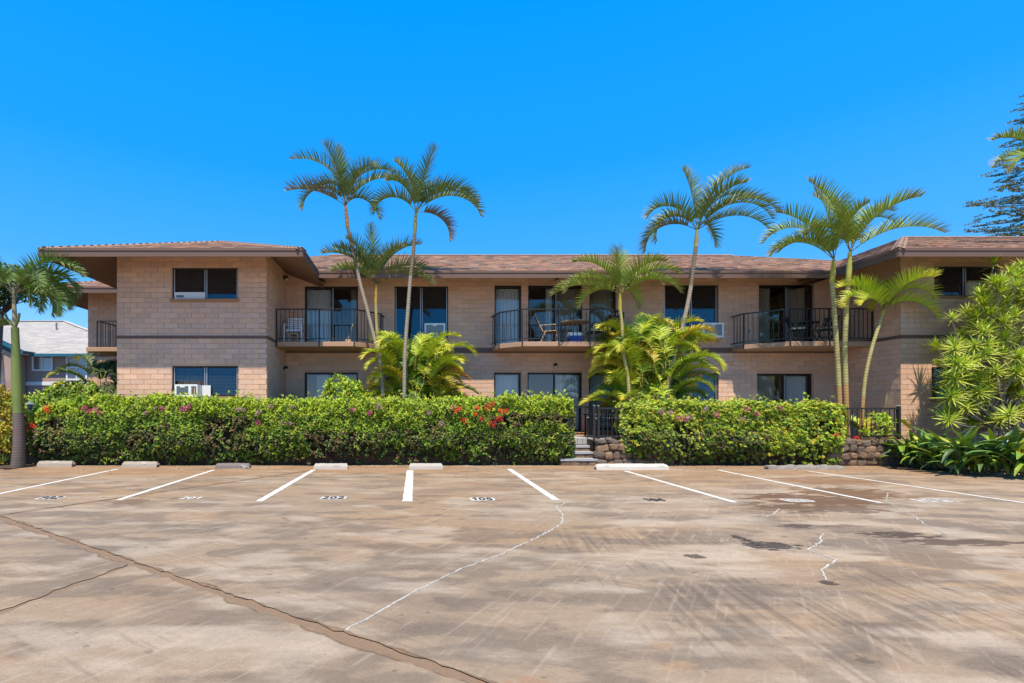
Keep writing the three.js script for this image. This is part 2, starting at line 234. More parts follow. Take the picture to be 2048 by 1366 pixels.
  crack([[692, 1262], [740, 1235], [800, 1200], [860, 1168], [930, 1135], [1000, 1110], [1075, 1075], [1124, 1048], [1126, 1030], [1113, 1014], [1140, 1003]], .009, 'long white filled crack running from the dirt joint towards the steps');
  crack([[1652, 1160], [1642, 1140], [1672, 1120], [1615, 1100], [1640, 1085], [1645, 1068]], .0075, 'zigzag white filled crack ending at a dark spot');
  crack([[1895, 1070], [1850, 1050], [1825, 1030], [1772, 1003], [1775, 985]], .006, 'thin broken white crack below the longest painted line');
  crack([[1520, 1037], [1545, 1030], [1558, 1018]], .008, 'short white crack inside the brown water stain');
  crack([[256, 1092], [350, 1072], [465, 1050], [530, 1033], [575, 1018]], .004, 'faint hairline white crack across the stall marked 202');
  // painted lines between the stalls
  const line = (a, b, w, label) => { const [x0, D0] = onLot(...a), [x1, D1] = onLot(...b), mb = new MB(), n = 60, L = Math.hypot(x1 - x0, D1 - D0), q = [-(D1 - D0) / L, (x1 - x0) / L]; const ed = (t, s) => { const X = lerp(x0, x1, t), D = lerp(D0, D1, t), k = w * s + (fbm(X * 9, D * 9, s > 0 ? 151 : 157, 3) - .5) * .03; return V(X + q[0] * k, .004, -(D + q[1] * k)); };
    for (let i = 0; i < n; i++) { const A = ed(i / n, -1), B = ed((i + 1) / n, -1), C = ed((i + 1) / n, 1), E = ed(i / n, 1); mb.quad(A, B, C, E); if (mb.n[mb.n.length - 2] < 0) for (let k = mb.n.length - 18; k < mb.n.length; k++) mb.n[k] = -mb.n[k]; }
    const m = mb.build('painted_line', M.paint); tag(m, label, 'parking line', 'painted stall lines'); };
  line([-60, 1000], [236, 938], .05, 'white stall line running from the stop numbered 102'); line([237, 1000], [428, 940], .05, 'white stall line whose end touches a brown damp patch');
  line([518, 1003], [627, 940], .06, 'wide chipped white line beside the stall marked 202'); line([815, 1003], [820, 941], .085, 'broad chipped white line between stalls 202 and 105'); line([1018, 938], [1112, 1000], .065, 'white stall line pointing at the stone steps');
  line([1250, 942], [1470, 1005], .055, 'white stall line running from the long pale wheel stop'); line([1435, 940], [1762, 1006], .05, 'white stall line crossing the brown water stain'); line([1615, 942], [2090, 1012], .045, 'white stall line running out from the cracked grey stop');
  // stall numbers
  const font = await new FontLoader().loadAsync('fonts/droid/droid_sans_bold.typeface.json');
  const number = (px, py, text, w, plate, mat, label) => { const [X, D] = onLot(px, py), o = thing('stall_number', label, 'stall number', 'numbers painted on the stalls', V(X, 0, -D)); const tg = new TextGeometry(text, { font, size: .2, depth: .001, curveSegments: 4 }); tg.computeBoundingBox(); const b = tg.boundingBox; tg.translate(-(b.min.x + b.max.x) / 2, -(b.min.y + b.max.y) / 2, 0); tg.scale(w / (b.max.x - b.min.x), .24 / (b.max.y - b.min.y), 1); tg.rotateX(-Math.PI / 2); tg.translate(0, .0085, 0); mesh('digits', tg, mat, o); if (plate) { const s = new THREE.Shape(); for (let i = 0; i < 40; i++) { const a = i / 40 * 6.2832, r = 1 + (fbm(Math.cos(a) * 3 + px, Math.sin(a) * 3, 161, 3) - .5) * .25, cx = Math.sign(Math.cos(a)) * Math.pow(Math.abs(Math.cos(a)), .35) * (w / 2 + .035) * r, cy = Math.sign(Math.sin(a)) * Math.pow(Math.abs(Math.sin(a)), .35) * .155 * r; i ? s.lineTo(cx, cy) : s.moveTo(cx, cy); } const pg = new THREE.ShapeGeometry(s); pg.rotateX(-Math.PI / 2); pg.translate(0, .0042, 0); mesh('plate', pg, M.filler, o); } };
  number(101, 996, '102', .36, true, M.black, 'worn black stall number on white beside the brown joint'); number(382, 997, '201', .34, false, M.paint, 'faded white stall number without any plate'); number(667, 996, '202', .38, true, M.black, 'black stall number on a white plate with two rounded twos'); number(964, 998.5, '105', .36, true, M.black, 'black stall number on white between broad chipped line and steps line');
  number(1308, 1000, '104', .34, false, M.black, 'black stall number 104 painted straight on concrete'); number(1594, 1001, '103', .40, true, M.stopPale, 'white plate with its number worn away'); number(1868, 1001, '101', .56, true, M.concrete, 'broad smeared white plate in the stall by the planting');
}

// ------------------------------------------------------------------ garden ground, retaining wall, steps
{
  const g = new MB(); g.box(-30, 4.2, -.4, .68, -14.25, -60); g.box(5.2, 15.4, -.4, .68, -14.25, -60); g.box(4.2, 5.2, -.4, .66, -15.1, -60); g.box(15.4, 40, -.4, .68, -14.6, -60);
  structure('garden_soil', g.geo(), M.soil, 'raised planting soil between the stone wall and the building');
  const bed = new MB(); bed.quad(V(13.3, .02, -14.3), V(12.6, .02, -13.2), V(16, .06, -11.9), V(40, .06, -10.5)); bed.quad(V(13.3, .02, -14.3), V(40, .06, -10.5), V(40, .2, -14.7), V(15.4, .2, -14.7)); bed.quad(V(-30, .05, -12.6), V(-10.6, .02, -13.2), V(-10.2, .02, -14.3), V(-30, .05, -14.3));
  structure('planting_bed', bed.geo(), M.soil, 'low soil beds at both ends of the lot');
  const walk = new MB(); walk.box(3.2, 13.6, .60, .70, -15.05, -17.1); structure('terrace', walk.geo(), M.paver, 'grey paved terrace along the ground floor doors');
}
function boulder(w, h, d, seed, c) {          // a rough stone block about the origin, its face at +z
  const g = new THREE.IcosahedronGeometry(1, 2), p = g.attributes.position, r0 = mul(seed), ox = r0() * 50; const col = [], n = p.count;
  for (let i = 0; i < n; i++) { const v = V(p.getX(i), p.getY(i), p.getZ(i)), k = Math.pow(Math.pow(Math.abs(v.x), 5) + Math.pow(Math.abs(v.y), 5) + Math.pow(Math.abs(v.z), 5), -1 / 5); const f = k * (.86 + .28 * fbm(v.x * 1.6 + ox, v.y * 1.6 + v.z, seed, 3)); p.setXYZ(i, v.x * f * w / 2, v.y * f * h / 2, v.z * f * d / 2); const t = .75 + .5 * fbm(v.x * 2 + ox, v.y * 2 + v.z * 2, seed + 5, 3); col.push(c[0] * t, c[1] * t, c[2] * t); }
  g.setAttribute('color', new THREE.Float32BufferAttribute(col, 3)); g.computeVertexNormals(); return g;
}
const stoneTones = [[.20, .135, .09], [.25, .165, .10], [.16, .115, .085], [.29, .185, .11], [.19, .15, .12]];
{
  R = mul(301);
  const variants = []; for (let i = 0; i < 10; i++) variants.push(boulder(1, 1, 1, 400 + i, stoneTones[i % 5]));
  function rockWall(x0, x1, h, D, label) {
    const w = thing('rock_wall', label, 'stone wall', 'lava stone retaining walls', V(x0, 0, -D)); const core = new MB(); core.box(.02, x1 - x0 - .02, -.1, h - .04, -.06, -.34); core.build('mortar_core', std({ color: lin(.17, .115, .08), map: speck, bumpMap: grainB, bumpScale: .01, roughness: 1 }), w);
    let y = .0, row = 0; while (y < h - .03) { const rh = Math.min(h - y, rr(.15, .23)); let x = rr(-.05, 0); while (x < x1 - x0) { const sw = Math.min(rr(.17, .36), x1 - x0 - x + .05); const m = mesh('stone', variants[Math.floor(R() * 10)], M.stone, w); m.scale.set(sw * 1.03, rh * rr(.98, 1.2), rr(.24, .32)); m.position.set(x + sw / 2, Math.min(h - rh / 2 + .01, y + rh / 2 + rr(-.03, .03)), -.10 + rr(-.02, .03)); m.rotation.z = rr(-.32, .32); x += sw; } y += rh; row++; } return w;
  }
  rockWall(5.18, 7.3, .73, 14.05, 'brown lava stone wall beside the garden steps'); rockWall(11.6, 15.5, .73, 13.95, 'brown lava stone wall under the black fence corner');
  const st = thing('garden_steps', 'stone steps with pale worn treads rising through the hedge gap', 'steps', null, V(4.2, 0, -14.0));
  [[.19, .0], [.365, .3], [.52, .6]].forEach(([h, o], i) => { const t = new MB(); t.box(-.05, 1.0, h - .06, h, -o, -o - .36); t.build('tread', M.paver, st); for (let k = 0; k < 4; k++) { const m = mesh('stone', variants[(i * 4 + k) % 10], M.stone, st); m.scale.set(.3, .17, .2); m.position.set(.10 + k * .26, h - .14, -o - .12); m.rotation.z = rr(-.1, .1); } });
  for (let k = 0; k < 7; k++) { const b = new MB(); b.box(k * .15 - .02, k * .15 + .12, .545, .71, -.93, -1.12); b.build('brick', M.paver, st); }
}

// ------------------------------------------------------------------ the apartment building
const bld = thing('apartment_building', 'two storey tan block apartment building with brown hipped roofs', 'building');
const YF1 = .81, YF2 = 3.73;
{
  R = mul(21);
  let individual = 0; const rest = new MB();
  const tints = () => { const k = rr(.90, 1.07), w = rr(-.04, .04); return [k * (1 + w), k, k * (1 - w * 1.5)]; };
  // a block wall in a plane: o = corner, ux = unit along, n = outward; W x [y0,y1]; holes [u0,u1,y0,y1]
  function blockWall(o, ux, n, W, y0, y1, holes, single, back = .2) {
    const up = V(0, 1, 0), pt = (u, y, d) => o.clone().addScaledVector(ux, u).addScaledVector(up, y).addScaledVector(n, d);
    const sh = new THREE.Shape([new THREE.Vector2(0, y0), new THREE.Vector2(W, y0), new THREE.Vector2(W, y1), new THREE.Vector2(0, y1)]);
    for (const h of holes) sh.holes.push(new THREE.Path([new THREE.Vector2(h[0], h[2]), new THREE.Vector2(h[0], h[3]), new THREE.Vector2(h[1], h[3]), new THREE.Vector2(h[1], h[2])]));
    const g = new THREE.ExtrudeGeometry(sh, { depth: back, bevelEnabled: false }); const m4 = new THREE.Matrix4().makeBasis(ux, up, n).setPosition(o.clone().addScaledVector(n, -back - .012)); g.applyMatrix4(m4); mesh('wall', g, M.mortar, bld);
    const CH = .152, BL = .405, J = .010; let r = 0;
    for (let y = y0; y < y1 - .02; y += CH, r++) {
      const ya = y + J / 2, yb = Math.min(y + CH - J / 2, y1); if (yb - ya < .03) continue; const off = (r % 2) * BL / 2;
      for (let u = -off; u < W; u += BL) {
        let segs = [[Math.max(0, u + J / 2), Math.min(W, u + BL - J / 2)]];
        for (const h of holes) if (yb > h[2] + .01 && ya < h[3] - .01) { const nx = []; for (const s of segs) { if (h[1] <= s[0] || h[0] >= s[1]) nx.push(s); else { if (h[0] - s[0] > .03) nx.push([s[0], h[0]]); if (s[1] - h[1] > .03) nx.push([h[1], s[1]]); } } segs = nx; }
        for (const [a, b] of segs) {
          if (b - a < .03) continue; const mb = single && individual < 300 ? new MB() : rest; mb.col = tints(); { const wv = .90 + .2 * fbm((o.x + a) * .9, y * 1.1 + o.z, 301, 3); mb.col = mb.col.map(v => v * wv); } mb.uo = [R() * 3, R() * 3]; const pr = rr(-.003, .005);
          const A = pt(a, ya, pr), B = pt(b, ya, pr), C = pt(b, yb, pr), E = pt(a, yb, pr), q = n.clone().multiplyScalar(-.016 - pr), k = v => v.clone().add(q);
          mb.quad(A, B, C, E); mb.quad(B, k(B), k(C), C); mb.quad(k(A), A, E, k(E)); mb.quad(E, C, k(C), k(E)); mb.quad(k(A), k(B), B, A);
          if (mb !== rest) { individual++; mb.build('brick', M.block, bld); }
        }
      }
    }
  }
  const hole = (x0, D, a, b, t, u) => [wx(a, D) - x0, wx(b, D) - x0, u === undefined ? YF1 : typeof u === 'string' ? YF2 : wy(u, D), wy(t, D)];
  const XL0 = -8.81, XL1 = -4.34, XR0 = 14.5, XR1 = 24, DL = 14.9, DM = 17.2, DR = 14.85, DB = 19.1, Y0 = .5;
  const X = V(1, 0, 0), Z = V(0, 0, 1), zz = V(0, 0, -1);
  // left wing front first: its blocks are the ones told apart best
  blockWall(V(XL0, 0, -DL), X, Z, XL1 - XL0, Y0, 6.27, [hole(XL0, DL, 343.6, 476, 535, 598), hole(XL0, DL, 343.6, 476.5, 731.7, 792.8)], true);
  blockWall(V(XL1, 0, -DL - .012), zz, X, DM - DL - .012, Y0, 6.3, [], false);
  const mh = [[609, 716, 572, 'f'], [789, 896.5, 572, 679], [989, 1043, 570, 'f'], [1056.5, 1165, 570, 'f'], [1179, 1233, 570, 'f'], [1328.5, 1437.4, 569.6, 679], [1517.7, 1629, 569, 'f'],
    [609, 716, 745], [789, 896.5, 746, 860], [988, 1042, 745, 860], [1055, 1165, 745], [1178, 1231, 745, 860], [1328.5, 1437.4, 746, 860], [1514, 1627, 747]].map(a => hole(XL1, DM, ...a));
  blockWall(V(XL1 - .2, 0, -DM), X, Z, XR0 - XL1 + .4, Y0, 6.27, mh.map(h => [h[0] + .2, h[1] + .2, h[2], h[3]]), false);
  blockWall(V(XR0, 0, -DM), Z, V(-1, 0, 0), DM - DR - .012, Y0, 6.3, [], false);
  blockWall(V(XR0, 0, -DR), X, Z, XR1 - XR0, Y0, 6.27, [hole(XR0, DR, 1868, 2000, 532, 592), hole(XR0, DR, 1863, 1998, 734, 798)], false);
  blockWall(V(-12.4, 0, -DB), X, Z, XL0 + 12.4, Y0, 6.27, [[2.55, 3.4, YF2, 5.8]], false);
  blockWall(V(XL0, 0, -DB), Z, V(-1, 0, 0), DB - DL - .03, Y0, 6.3, [], false);
  const rm = rest.build('brick_courses', M.block, bld); rm.userData.kind = 'stuff';
  // plain walls that close the building at the back
  const sh = new MB(); sh.box(-12.4, 24, Y0, 6.27, -26.3, -26.5); sh.box(23.8, 24, Y0, 6.27, -15.1, -26.3); sh.box(-12.4, -12.2, Y0, 6.27, -19.35, -26.3); sh.build('rear_wall', M.mortar, bld);
  // floors, ceilings and partitions inside
  const fl = new MB(); fl.box(-8.55, 14.2, .5, YF1, -17.42, -26.2); fl.box(-8.55, -4.6, .5, YF1, -15.15, -17.42); fl.box(14.75, 23.7, .5, YF1, -15.1, -26.2); fl.box(-8.55, 14.2, 3.5, YF2, -17.42, -26.2); fl.box(-8.55, -4.6, 3.5, YF2, -15.15, -17.42); fl.box(14.75, 23.7, 3.5, YF2, -15.1, -26.2); fl.box(-12.1, -8.7, 3.5, YF2, -19.35, -26.2);
  fl.box(-8.55, 14.2, 6.0, 6.08, -17.42, -26.2); fl.box(-8.55, -4.6, 6.0, 6.08, -15.15, -17.42); fl.box(14.75, 23.7, 6.0, 6.08, -15.1, -26.2); fl.box(-12.1, -8.7, 6.0, 6.08, -19.35, -26.2); fl.build('floor', M.inside, bld);
  const pt = new MB(); for (const x of [-1.3, 2.2, 7.6, 11.2]) pt.box(x - .06, x + .06, YF1, 6, -17.42, -21.4); pt.box(-8.5, 23.7, YF1, 6, -21.4, -21.5); pt.box(-4.6, -4.45, YF1, 6, -17.42, -21.4); pt.build('partition', M.inside, bld);
  // slab bands on the walls
  const band = new MB(); band.box(XL0 - .02, XL1 + .02, 3.69, 3.775, -DL + .02, -DL - .1); band.box(XL1 + .022, XL1 - .1, 3.69, 3.775, -DL - .1, -DM); band.box(XL1, XR0, 3.52, 3.70, -DM + .03, -DM - .1); band.box(XR0 - .022, XR0 + .1, 3.69, 3.785, -DR - .1, -DM); band.box(XR0 - .02, XR1, 3.69, 3.785, -DR + .02, -DR - .1); band.box(-12.42, XL0, 3.6, 3.76, -DB + .02, -DB - .1); band.build('floor_band', M.trim, bld);

  // ---------------------------------------------------------------- windows and doors
  const frameG = (x0, x1, y0, y1, D, t = .05, d = .07, mids = []) => { const m = new MB(); m.box(x0, x1, y1 - t, y1, -D, -D - d); m.box(x0, x1, y0, y0 + t, -D, -D - d); m.box(x0, x0 + t, y0 + t, y1 - t, -D, -D - d); m.box(x1 - t, x1, y0 + t, y1 - t, -D, -D - d); for (const x of mids) m.box(x - t / 2, x + t / 2, y0 + t, y1 - t, -D - .004, -D - d + .004); return m; };
  const pane = (p, x0, x1, y0, y1, D) => { const m = new MB(); m.quad(V(x0, y0, -D), V(x1, y0, -D), V(x1, y1, -D), V(x0, y1, -D)); m.build('pane', M.glass, p); };
  const cloth = (p, x0, x1, y0, y1, D, mat, name = 'curtain', step = .09) => { const n = Math.max(4, Math.round((x1 - x0) / step) * 4), m = new MB(), f = i => V(lerp(x0, x1, i / n), 0, -D + .03 * Math.sin(i * Math.PI / 2 + .4) + .012 * Math.sin(i * 1.7)); for (let i = 0; i < n; i++) { const a = f(i), b = f(i + 1); m.quad(V(a.x, y0, a.z), V(b.x, y0, b.z), V(b.x, y1, b.z), V(a.x, y1, a.z)); } m.build(name, mat, p); };
  function slider(px0, px1, pyTop, yBot, D, opt = {}) {
    const x0 = wx(px0, D), x1 = wx(px1, D), y1 = wy(pyTop, D), d = D + .09, mid = (x0 + x1) / 2, w = frameG(x0 + .004, x1 - .004, yBot + .004, y1 - .004, d, .055, .08, opt.single ? [] : [mid]).build(opt.name || 'sliding_door', M.frame, bld);
    if (opt.single) pane(w, x0 + .05, x1 - .05, yBot + .05, y1 - .05, d + .03); else { pane(w, x0 + .05, mid, yBot + .05, y1 - .05, d + .03); pane(w, mid, x1 - .05, yBot + .05, y1 - .05, d + .045); const st = new MB(); st.box(mid + .03, mid + .06, yBot + .06, y1 - .06, -d + .004, -d - .02); st.build('stile', M.alu, w); }
    if (opt.rail) { const r = new MB(); r.box(x0 + .055, x1 - .055, opt.rail - .025, opt.rail + .025, -d - .008, -d - .06); r.build('rail', M.frame, w); }
    for (const [a, b, mt] of opt.cloth || []) cloth(w, lerp(x0, x1, a), lerp(x0, x1, b), yBot + .06, y1 - .08, d + .16, mt);
    return w;
  }
  slider(609, 716, 572, YF2, DM, { cloth: [[.86, .97, M.drape], [.02, .48, M.curtain]] });
  slider(989, 1043, 570, YF2, DM, { single: true, name: 'door', cloth: [[.04, .96, M.curtain]] });
  slider(1056.5, 1165, 570, YF2, DM, { cloth: [[.52, .94, M.drape], [.36, .47, M.curtain]] });
  slider(1179, 1233, 570, YF2, DM, { single: true, name: 'window', cloth: [[.05, .95, M.drape]] });
  slider(1517.7, 1629, 569, YF2, DM, { cloth: [[.02, .28, M.drape], [.55, .92, M.drape]] });
  slider(609, 716, 745, YF1, DM, { cloth: [[.2, .42, M.curtain]] });
  slider(988, 1042, 745, wy(860, DM), DM, { single: true, name: 'window', rail: wy(799, DM), cloth: [[.03, .97, M.curtain]] });
  slider(1055, 1165, 745, YF1, DM, { cloth: [[.53, .97, M.curtain]] });
  slider(1178, 1231, 745, wy(860, DM), DM, { single: true, name: 'window', rail: wy(799, DM), cloth: [[.03, .97, M.curtain]] });
  slider(1514, 1627, 747, YF1, DM, { cloth: [[.04, .4, M.drape], [.6, .96, M.curtain]] });
  slider(-12.4 / .0191 + 825 + 2.56 / .0191, -12.4 / .0191 + 825 + 3.39 / .0191, 598, YF2, DB, { single: true, name: 'door', cloth: [[.1, .9, M.curtain]] });
  function jalousie(x0, x1, y0, y1, D, opt = {}) {        // two banks of glass slats
    const d = D + .07, mid = (x0 + x1) / 2, w = frameG(x0 + .004, x1 - .004, y0 + .004, y1 - .004, d, .045, .08, [mid]).build('window', M.frame, bld);
    const banks = [[x0 + .05, mid - .03], [mid + .03, x1 - .05]];
    banks.forEach(([a, b], k) => { const n = Math.round((y1 - y0 - .1) / .098), hh = (y1 - y0 - .1) / n, sl = new MB(); const A = V(a, -hh * .53, .004), B = V(b, -hh * .53, .004), C = V(b, hh * .53, -.007), E = V(a, hh * .53, -.007), t = V(0, .002, .006); sl.quad(A.clone().add(t), B.clone().add(t), C.clone().add(t), E.clone().add(t)); sl.quad(B, A, E, C); sl.quad(A, B, B.clone().add(t), A.clone().add(t)); const sg = sl.geo();
      for (let i = 0; i < n; i++) { const y = y0 + .05 + hh * (i + .5); if (k === 0 && opt.gap && y < y0 + opt.gap) continue; const m = mesh('louvre', sg, M.louvre, w); m.position.set(0, y, -d - .04); }
      const cl = new MB(); for (const x of [a, b]) cl.box(x - .012, x + .012, y0 + .046, y1 - .046, -d + .004, -d - .02); cl.build('louvre_clip', M.alu, w); });
    for (const [a, b, mt] of opt.cloth || []) cloth(w, lerp(x0, x1, a), lerp(x0, x1, b), y0 + .05, y1 - .05, d + .2, mt, 'curtain', .22);
    const s = new MB(); s.box(x0 - .04, x1 + .04, y0 - .075, y0, -D + .055, -D - .07); s.build('sill', M.sill, w); return w;
  }
  const LX0 = wx(343.6, DL), LX1 = wx(476, DL);
  jalousie(LX0, LX1, wy(598, DL), wy(535, DL), DL, { gap: .26, cloth: [[.04, .2, M.curtain], [.24, .38, M.curtain]] });
  jalousie(LX0, LX1, wy(792.8, DL), wy(731.7, DL), DL, { gap: .46, cloth: [[.02, .98, M.drape]] });
  jalousie(wx(789, DM), wx(896.5, DM), wy(679, DM), wy(572, DM), DM, { cloth: [] }); jalousie(wx(1328.5, DM), wx(1437.4, DM), wy(679, DM), wy(569.6, DM), DM, {});
  jalousie(wx(789, DM), wx(896.5, DM), wy(860, DM), wy(746, DM), DM, {}); jalousie(wx(1328.5, DM), wx(1437.4, DM), wy(860, DM), wy(746, DM), DM, {});
  jalousie(wx(1868, DR), wx(2000, DR), wy(592, DR), wy(532, DR), DR, {}); jalousie(wx(1863, DR), wx(1998, DR), wy(798, DR), wy(734, DR), DR, { cloth: [[.02, .98, M.drape]] });

  // ---------------------------------------------------------------- roofs
  const PITCH = .386, YE = 5.95, FT = .22;
  const tones = [[.36, .18, .105], [.44, .235, .14], [.28, .15, .10], [.42, .28, .18], [.20, .12, .095], [.46, .21, .12], [.33, .20, .135], [.17, .13, .115]];
  // one slope: eave from A to B (level), rising along 'inn'; left and right edges lean by sl, sr metres per metre of run
  function slope(A, B, inn, run, sl, sr, detail) {
    const ux = B.clone().sub(A).normalize(), W = A.distanceTo(B), up = V(0, 1, 0), pt = (u, s, h) => A.clone().addScaledVector(ux, u).addScaledVector(inn, s).addScaledVector(up, s * PITCH + h);
    const base = new MB(); base.col = [.2, .12, .09]; const q = [pt(0, 0, 0), pt(W, 0, 0), pt(W - sr * run, run, 0), pt(sl * run, run, 0)]; base.quad(...q); const low = q.map(v => v.clone().add(V(0, -FT, 0))); base.build('roof_deck', M.soffit, bld);
    const so = new MB(); so.quad(low[1], low[0], low[3], low[2]); so.build('soffit', M.soffit, bld);
    const sh = new MB(); const st = .14 / Math.hypot(1, PITCH), n = Math.floor(run / st);
    for (let i = 0; i < n; i++) { const s0 = i * st - (i ? .01 : .035), s1 = (i + 1) * st + .02; let u = sl * s0 + .0; const e = W - sr * s0; let first = true; while (u < e - .02) { const w = first ? rr(.05, .3) : rr(.16, .42); first = false; const v = Math.min(e, u + w), k = rr(.66, 1.0), c = tones[Math.floor(R() * 8)], lift = .008 + .007 * (R() > .55 ? 1 : 0); sh.col = [c[0] * k, c[1] * k, c[2] * k]; sh.uo = [R() * 4, R() * 4]; const a = pt(u + .003, s0, lift), b = pt(v - .003, s0, lift), cc = pt(v - .003, s1, .004), d = pt(u + .003, s1, .004); sh.quad(a, b, cc, d); sh.quad(pt(u + .003, s0, 0), pt(v - .003, s0, 0), b, a); u = v; } }
    const m = sh.build('shingles', M.shingle, bld); m.userData.kind = 'stuff'; return pt;
  }
  const fascia = (a, b, n) => { const m = new MB(), o = n.clone().multiplyScalar(.012); m.bar(a.clone().add(o).add(V(0, -FT / 2 - .004, 0)), b.clone().add(o).add(V(0, -FT / 2 - .004, 0)), .03, FT, V(0, 1, 0)); m.build('fascia', M.trim, bld); const t = new MB(); t.bar(a.clone().addScaledVector(n, .036).add(V(0, -.03, 0)), b.clone().addScaledVector(n, .036).add(V(0, -.03, 0)), .018, .07, V(0, 1, 0)); t.build('drip_board', M.trim, bld); };
  const ridgeCap = (a, b) => { const n = Math.round(a.distanceTo(b) / .25), m = new MB(); for (let i = 0; i < n; i++) { const p = a.clone().lerp(b, i / n), q = a.clone().lerp(b, (i + 1) / n), s = q.clone().sub(p).cross(V(0, 1, 0)).normalize().multiplyScalar(.16), c = tones[6], k = rr(.85, 1.0); m.col = [c[0] * k, c[1] * k, c[2] * k]; const u = V(0, .05, 0), u2 = u, dn = V(0, -.035, 0); m.quad(p.clone().add(u), q.clone().add(u2), q.clone().add(s).add(dn), p.clone().add(s).add(dn)); m.quad(q.clone().add(u2), p.clone().add(u), p.clone().sub(s).add(dn), q.clone().sub(s).add(dn)); } m.build('ridge_cap', M.shingle, bld).userData.kind = 'stuff'; };
  const back = V(0, 0, -1), fwd = V(0, 0, 1), rt = V(1, 0, 0), lf = V(-1, 0, 0);
  // main roof
  const pk = 3.575;
  slope(V(-3.0, YE, -15.8), V(13.2, YE, -15.8), back, pk, -1, -1); slope(V(-6.575, YE + pk * PITCH, -19.375), V(16.775, YE + pk * PITCH, -19.375), back, 2.825, 1, .9); { const b = new MB(); b.col = [.25, .15, .11]; for (const [x, y] of [[-6.575, -3.75], [16.775, 14.23]]) b.quad(V(x, YE + pk * PITCH, -19.375), V(y, YE + 6.4 * PITCH, -22.2), V(y, YE + 6.4 * PITCH, -22.2), V(x, YE + pk * PITCH, -25)); b.build('roof_slope', M.shingle, bld); } { const b = new MB(); b.col = [.25, .15, .11]; b.quad(V(18, YE, -28.6), V(-6.6, YE, -28.6), V(-3.7, YE + 6.4 * PITCH, -22.2), V(14.2, YE + 6.4 * PITCH, -22.2)); b.build('roof_slope', M.shingle, bld); }
  ridgeCap(V(-3.7, YE + 6.4 * PITCH, -22.2), V(14.2, YE + 6.4 * PITCH, -22.2)); fascia(V(-3.05, YE, -15.8), V(13.25, YE, -15.8), fwd);
  // left wing
  slope(V(-10.15, YE, -13.6), V(-3.0, YE, -13.6), back, pk, 1, 1); slope(V(-3.0, YE, -13.6), V(-3.0, YE, -20.5), lf, pk, 1, 0); slope(V(-10.15, YE, -20.5), V(-10.15, YE, -13.6), rt, pk, 0, 1);
  const top = V(-6.575, YE + pk * PITCH, -13.6 - pk); ridgeCap(V(-10.15, YE, -13.6), top); ridgeCap(V(-3.0, YE, -13.6), top); ridgeCap(top, V(-6.575, YE + pk * PITCH, -20.5));
  fascia(V(-10.16, YE, -13.6), V(-2.99, YE, -13.6), fwd); fascia(V(-3.0, YE, -13.6), V(-3.0, YE, -15.85), rt); fascia(V(-10.15, YE, -17.8), V(-10.15, YE, -13.6), lf);
  // right wing
  const rk = 7.4; slope(V(13.2, YE, -13.6), V(32, YE, -13.6), back, rk, 1, 0); slope(V(13.2, YE, -28.4), V(13.2, YE, -13.6), rt, rk, 1, 1); { const b = new MB(); b.col = [.25, .15, .11]; b.quad(V(32, YE, -28.4), V(13.2, YE, -28.4), V(20.6, YE + rk * PITCH, -21), V(32, YE + rk * PITCH, -21)); b.build('roof_slope', M.shingle, bld); }
  const rtop = V(20.6, YE + rk * PITCH, -21); ridgeCap(V(13.2, YE, -13.6), rtop); ridgeCap(rtop, V(32, YE + rk * PITCH, -21)); fascia(V(13.19, YE, -13.6), V(32, YE, -13.6), fwd); fascia(V(13.2, YE, -15.85), V(13.2, YE, -13.6), lf);
  // rear wing beyond the left wing
  slope(V(-13.5, YE, -17.8), V(-6, YE, -17.8), back, 5, 1, 0); slope(V(-13.5, YE, -28), V(-13.5, YE, -17.8), rt, 5, 0, 1); ridgeCap(V(-13.5, YE, -17.8), V(-8.5, YE + 5 * PITCH, -22.8)); fascia(V(-13.51, YE, -17.8), V(-10.15, YE, -17.8), fwd); fascia(V(-13.5, YE, -28), V(-13.5, YE, -17.8), lf);

  // ---------------------------------------------------------------- balconies
  function balcony(pts, posts, skipStart, skipEnd) {       // pts: rail line [x, D] from wall to wall; the slab follows it
    const s = new THREE.Shape(); const wallD = DM - .02; s.moveTo(pts[0][0], wallD); for (const p of pts) s.lineTo(p[0], p[1] - .03); s.lineTo(pts[pts.length - 1][0], wallD); const g = new THREE.ExtrudeGeometry(s, { depth: .13, bevelEnabled: true, bevelSize: .01, bevelThickness: .01, bevelSegments: 1 }); g.rotateX(-Math.PI / 2); g.translate(0, YF2 - .15, 0); mesh('balcony_slab', g, M.slabPaint, bld);
    const top = YF2 + 1.02, bot = YF2 + .09, m = new MB(); for (let i = 0; i < pts.length - 1; i++) { const a = pts[i], b = pts[i + 1]; for (const y of [top, bot]) m.bar(V(a[0], y, -a[1]), V(b[0], y, -b[1]), .045, y === top ? .035 : .025); } const rail = m.build('railing', M.iron, bld);
    const bg = new THREE.BoxGeometry(.016, top - bot, .016), pg = new THREE.BoxGeometry(.038, 1.02 + .17, .038);
    for (let i = 0; i < pts.length - 1; i++) { const a = pts[i], b = pts[i + 1], L = Math.hypot(b[0] - a[0], b[1] - a[1]), n = Math.round(L / .135); for (let k = 1; k < n; k++) { const q = mesh('baluster', bg, M.iron, rail); q.position.set(lerp(a[0], b[0], k / n), (top + bot) / 2, -lerp(a[1], b[1], k / n)); q.rotation.y = Math.atan2(b[1] - a[1], b[0] - a[0]); } }
    for (const [x, D] of posts) { const q = mesh('post', pg, M.iron, rail); q.position.set(x, YF2 + .43, -D + .06 * 0); }
  }
  balcony([[XL1 + .03, 15.83], [-1.84, 15.83], [-1.06, 16.6], [-.98, DM - .02]], [[XL1 + .05, 15.79], [-2.95, 15.79], [-1.84, 15.79], [-1.06, 16.57]]);
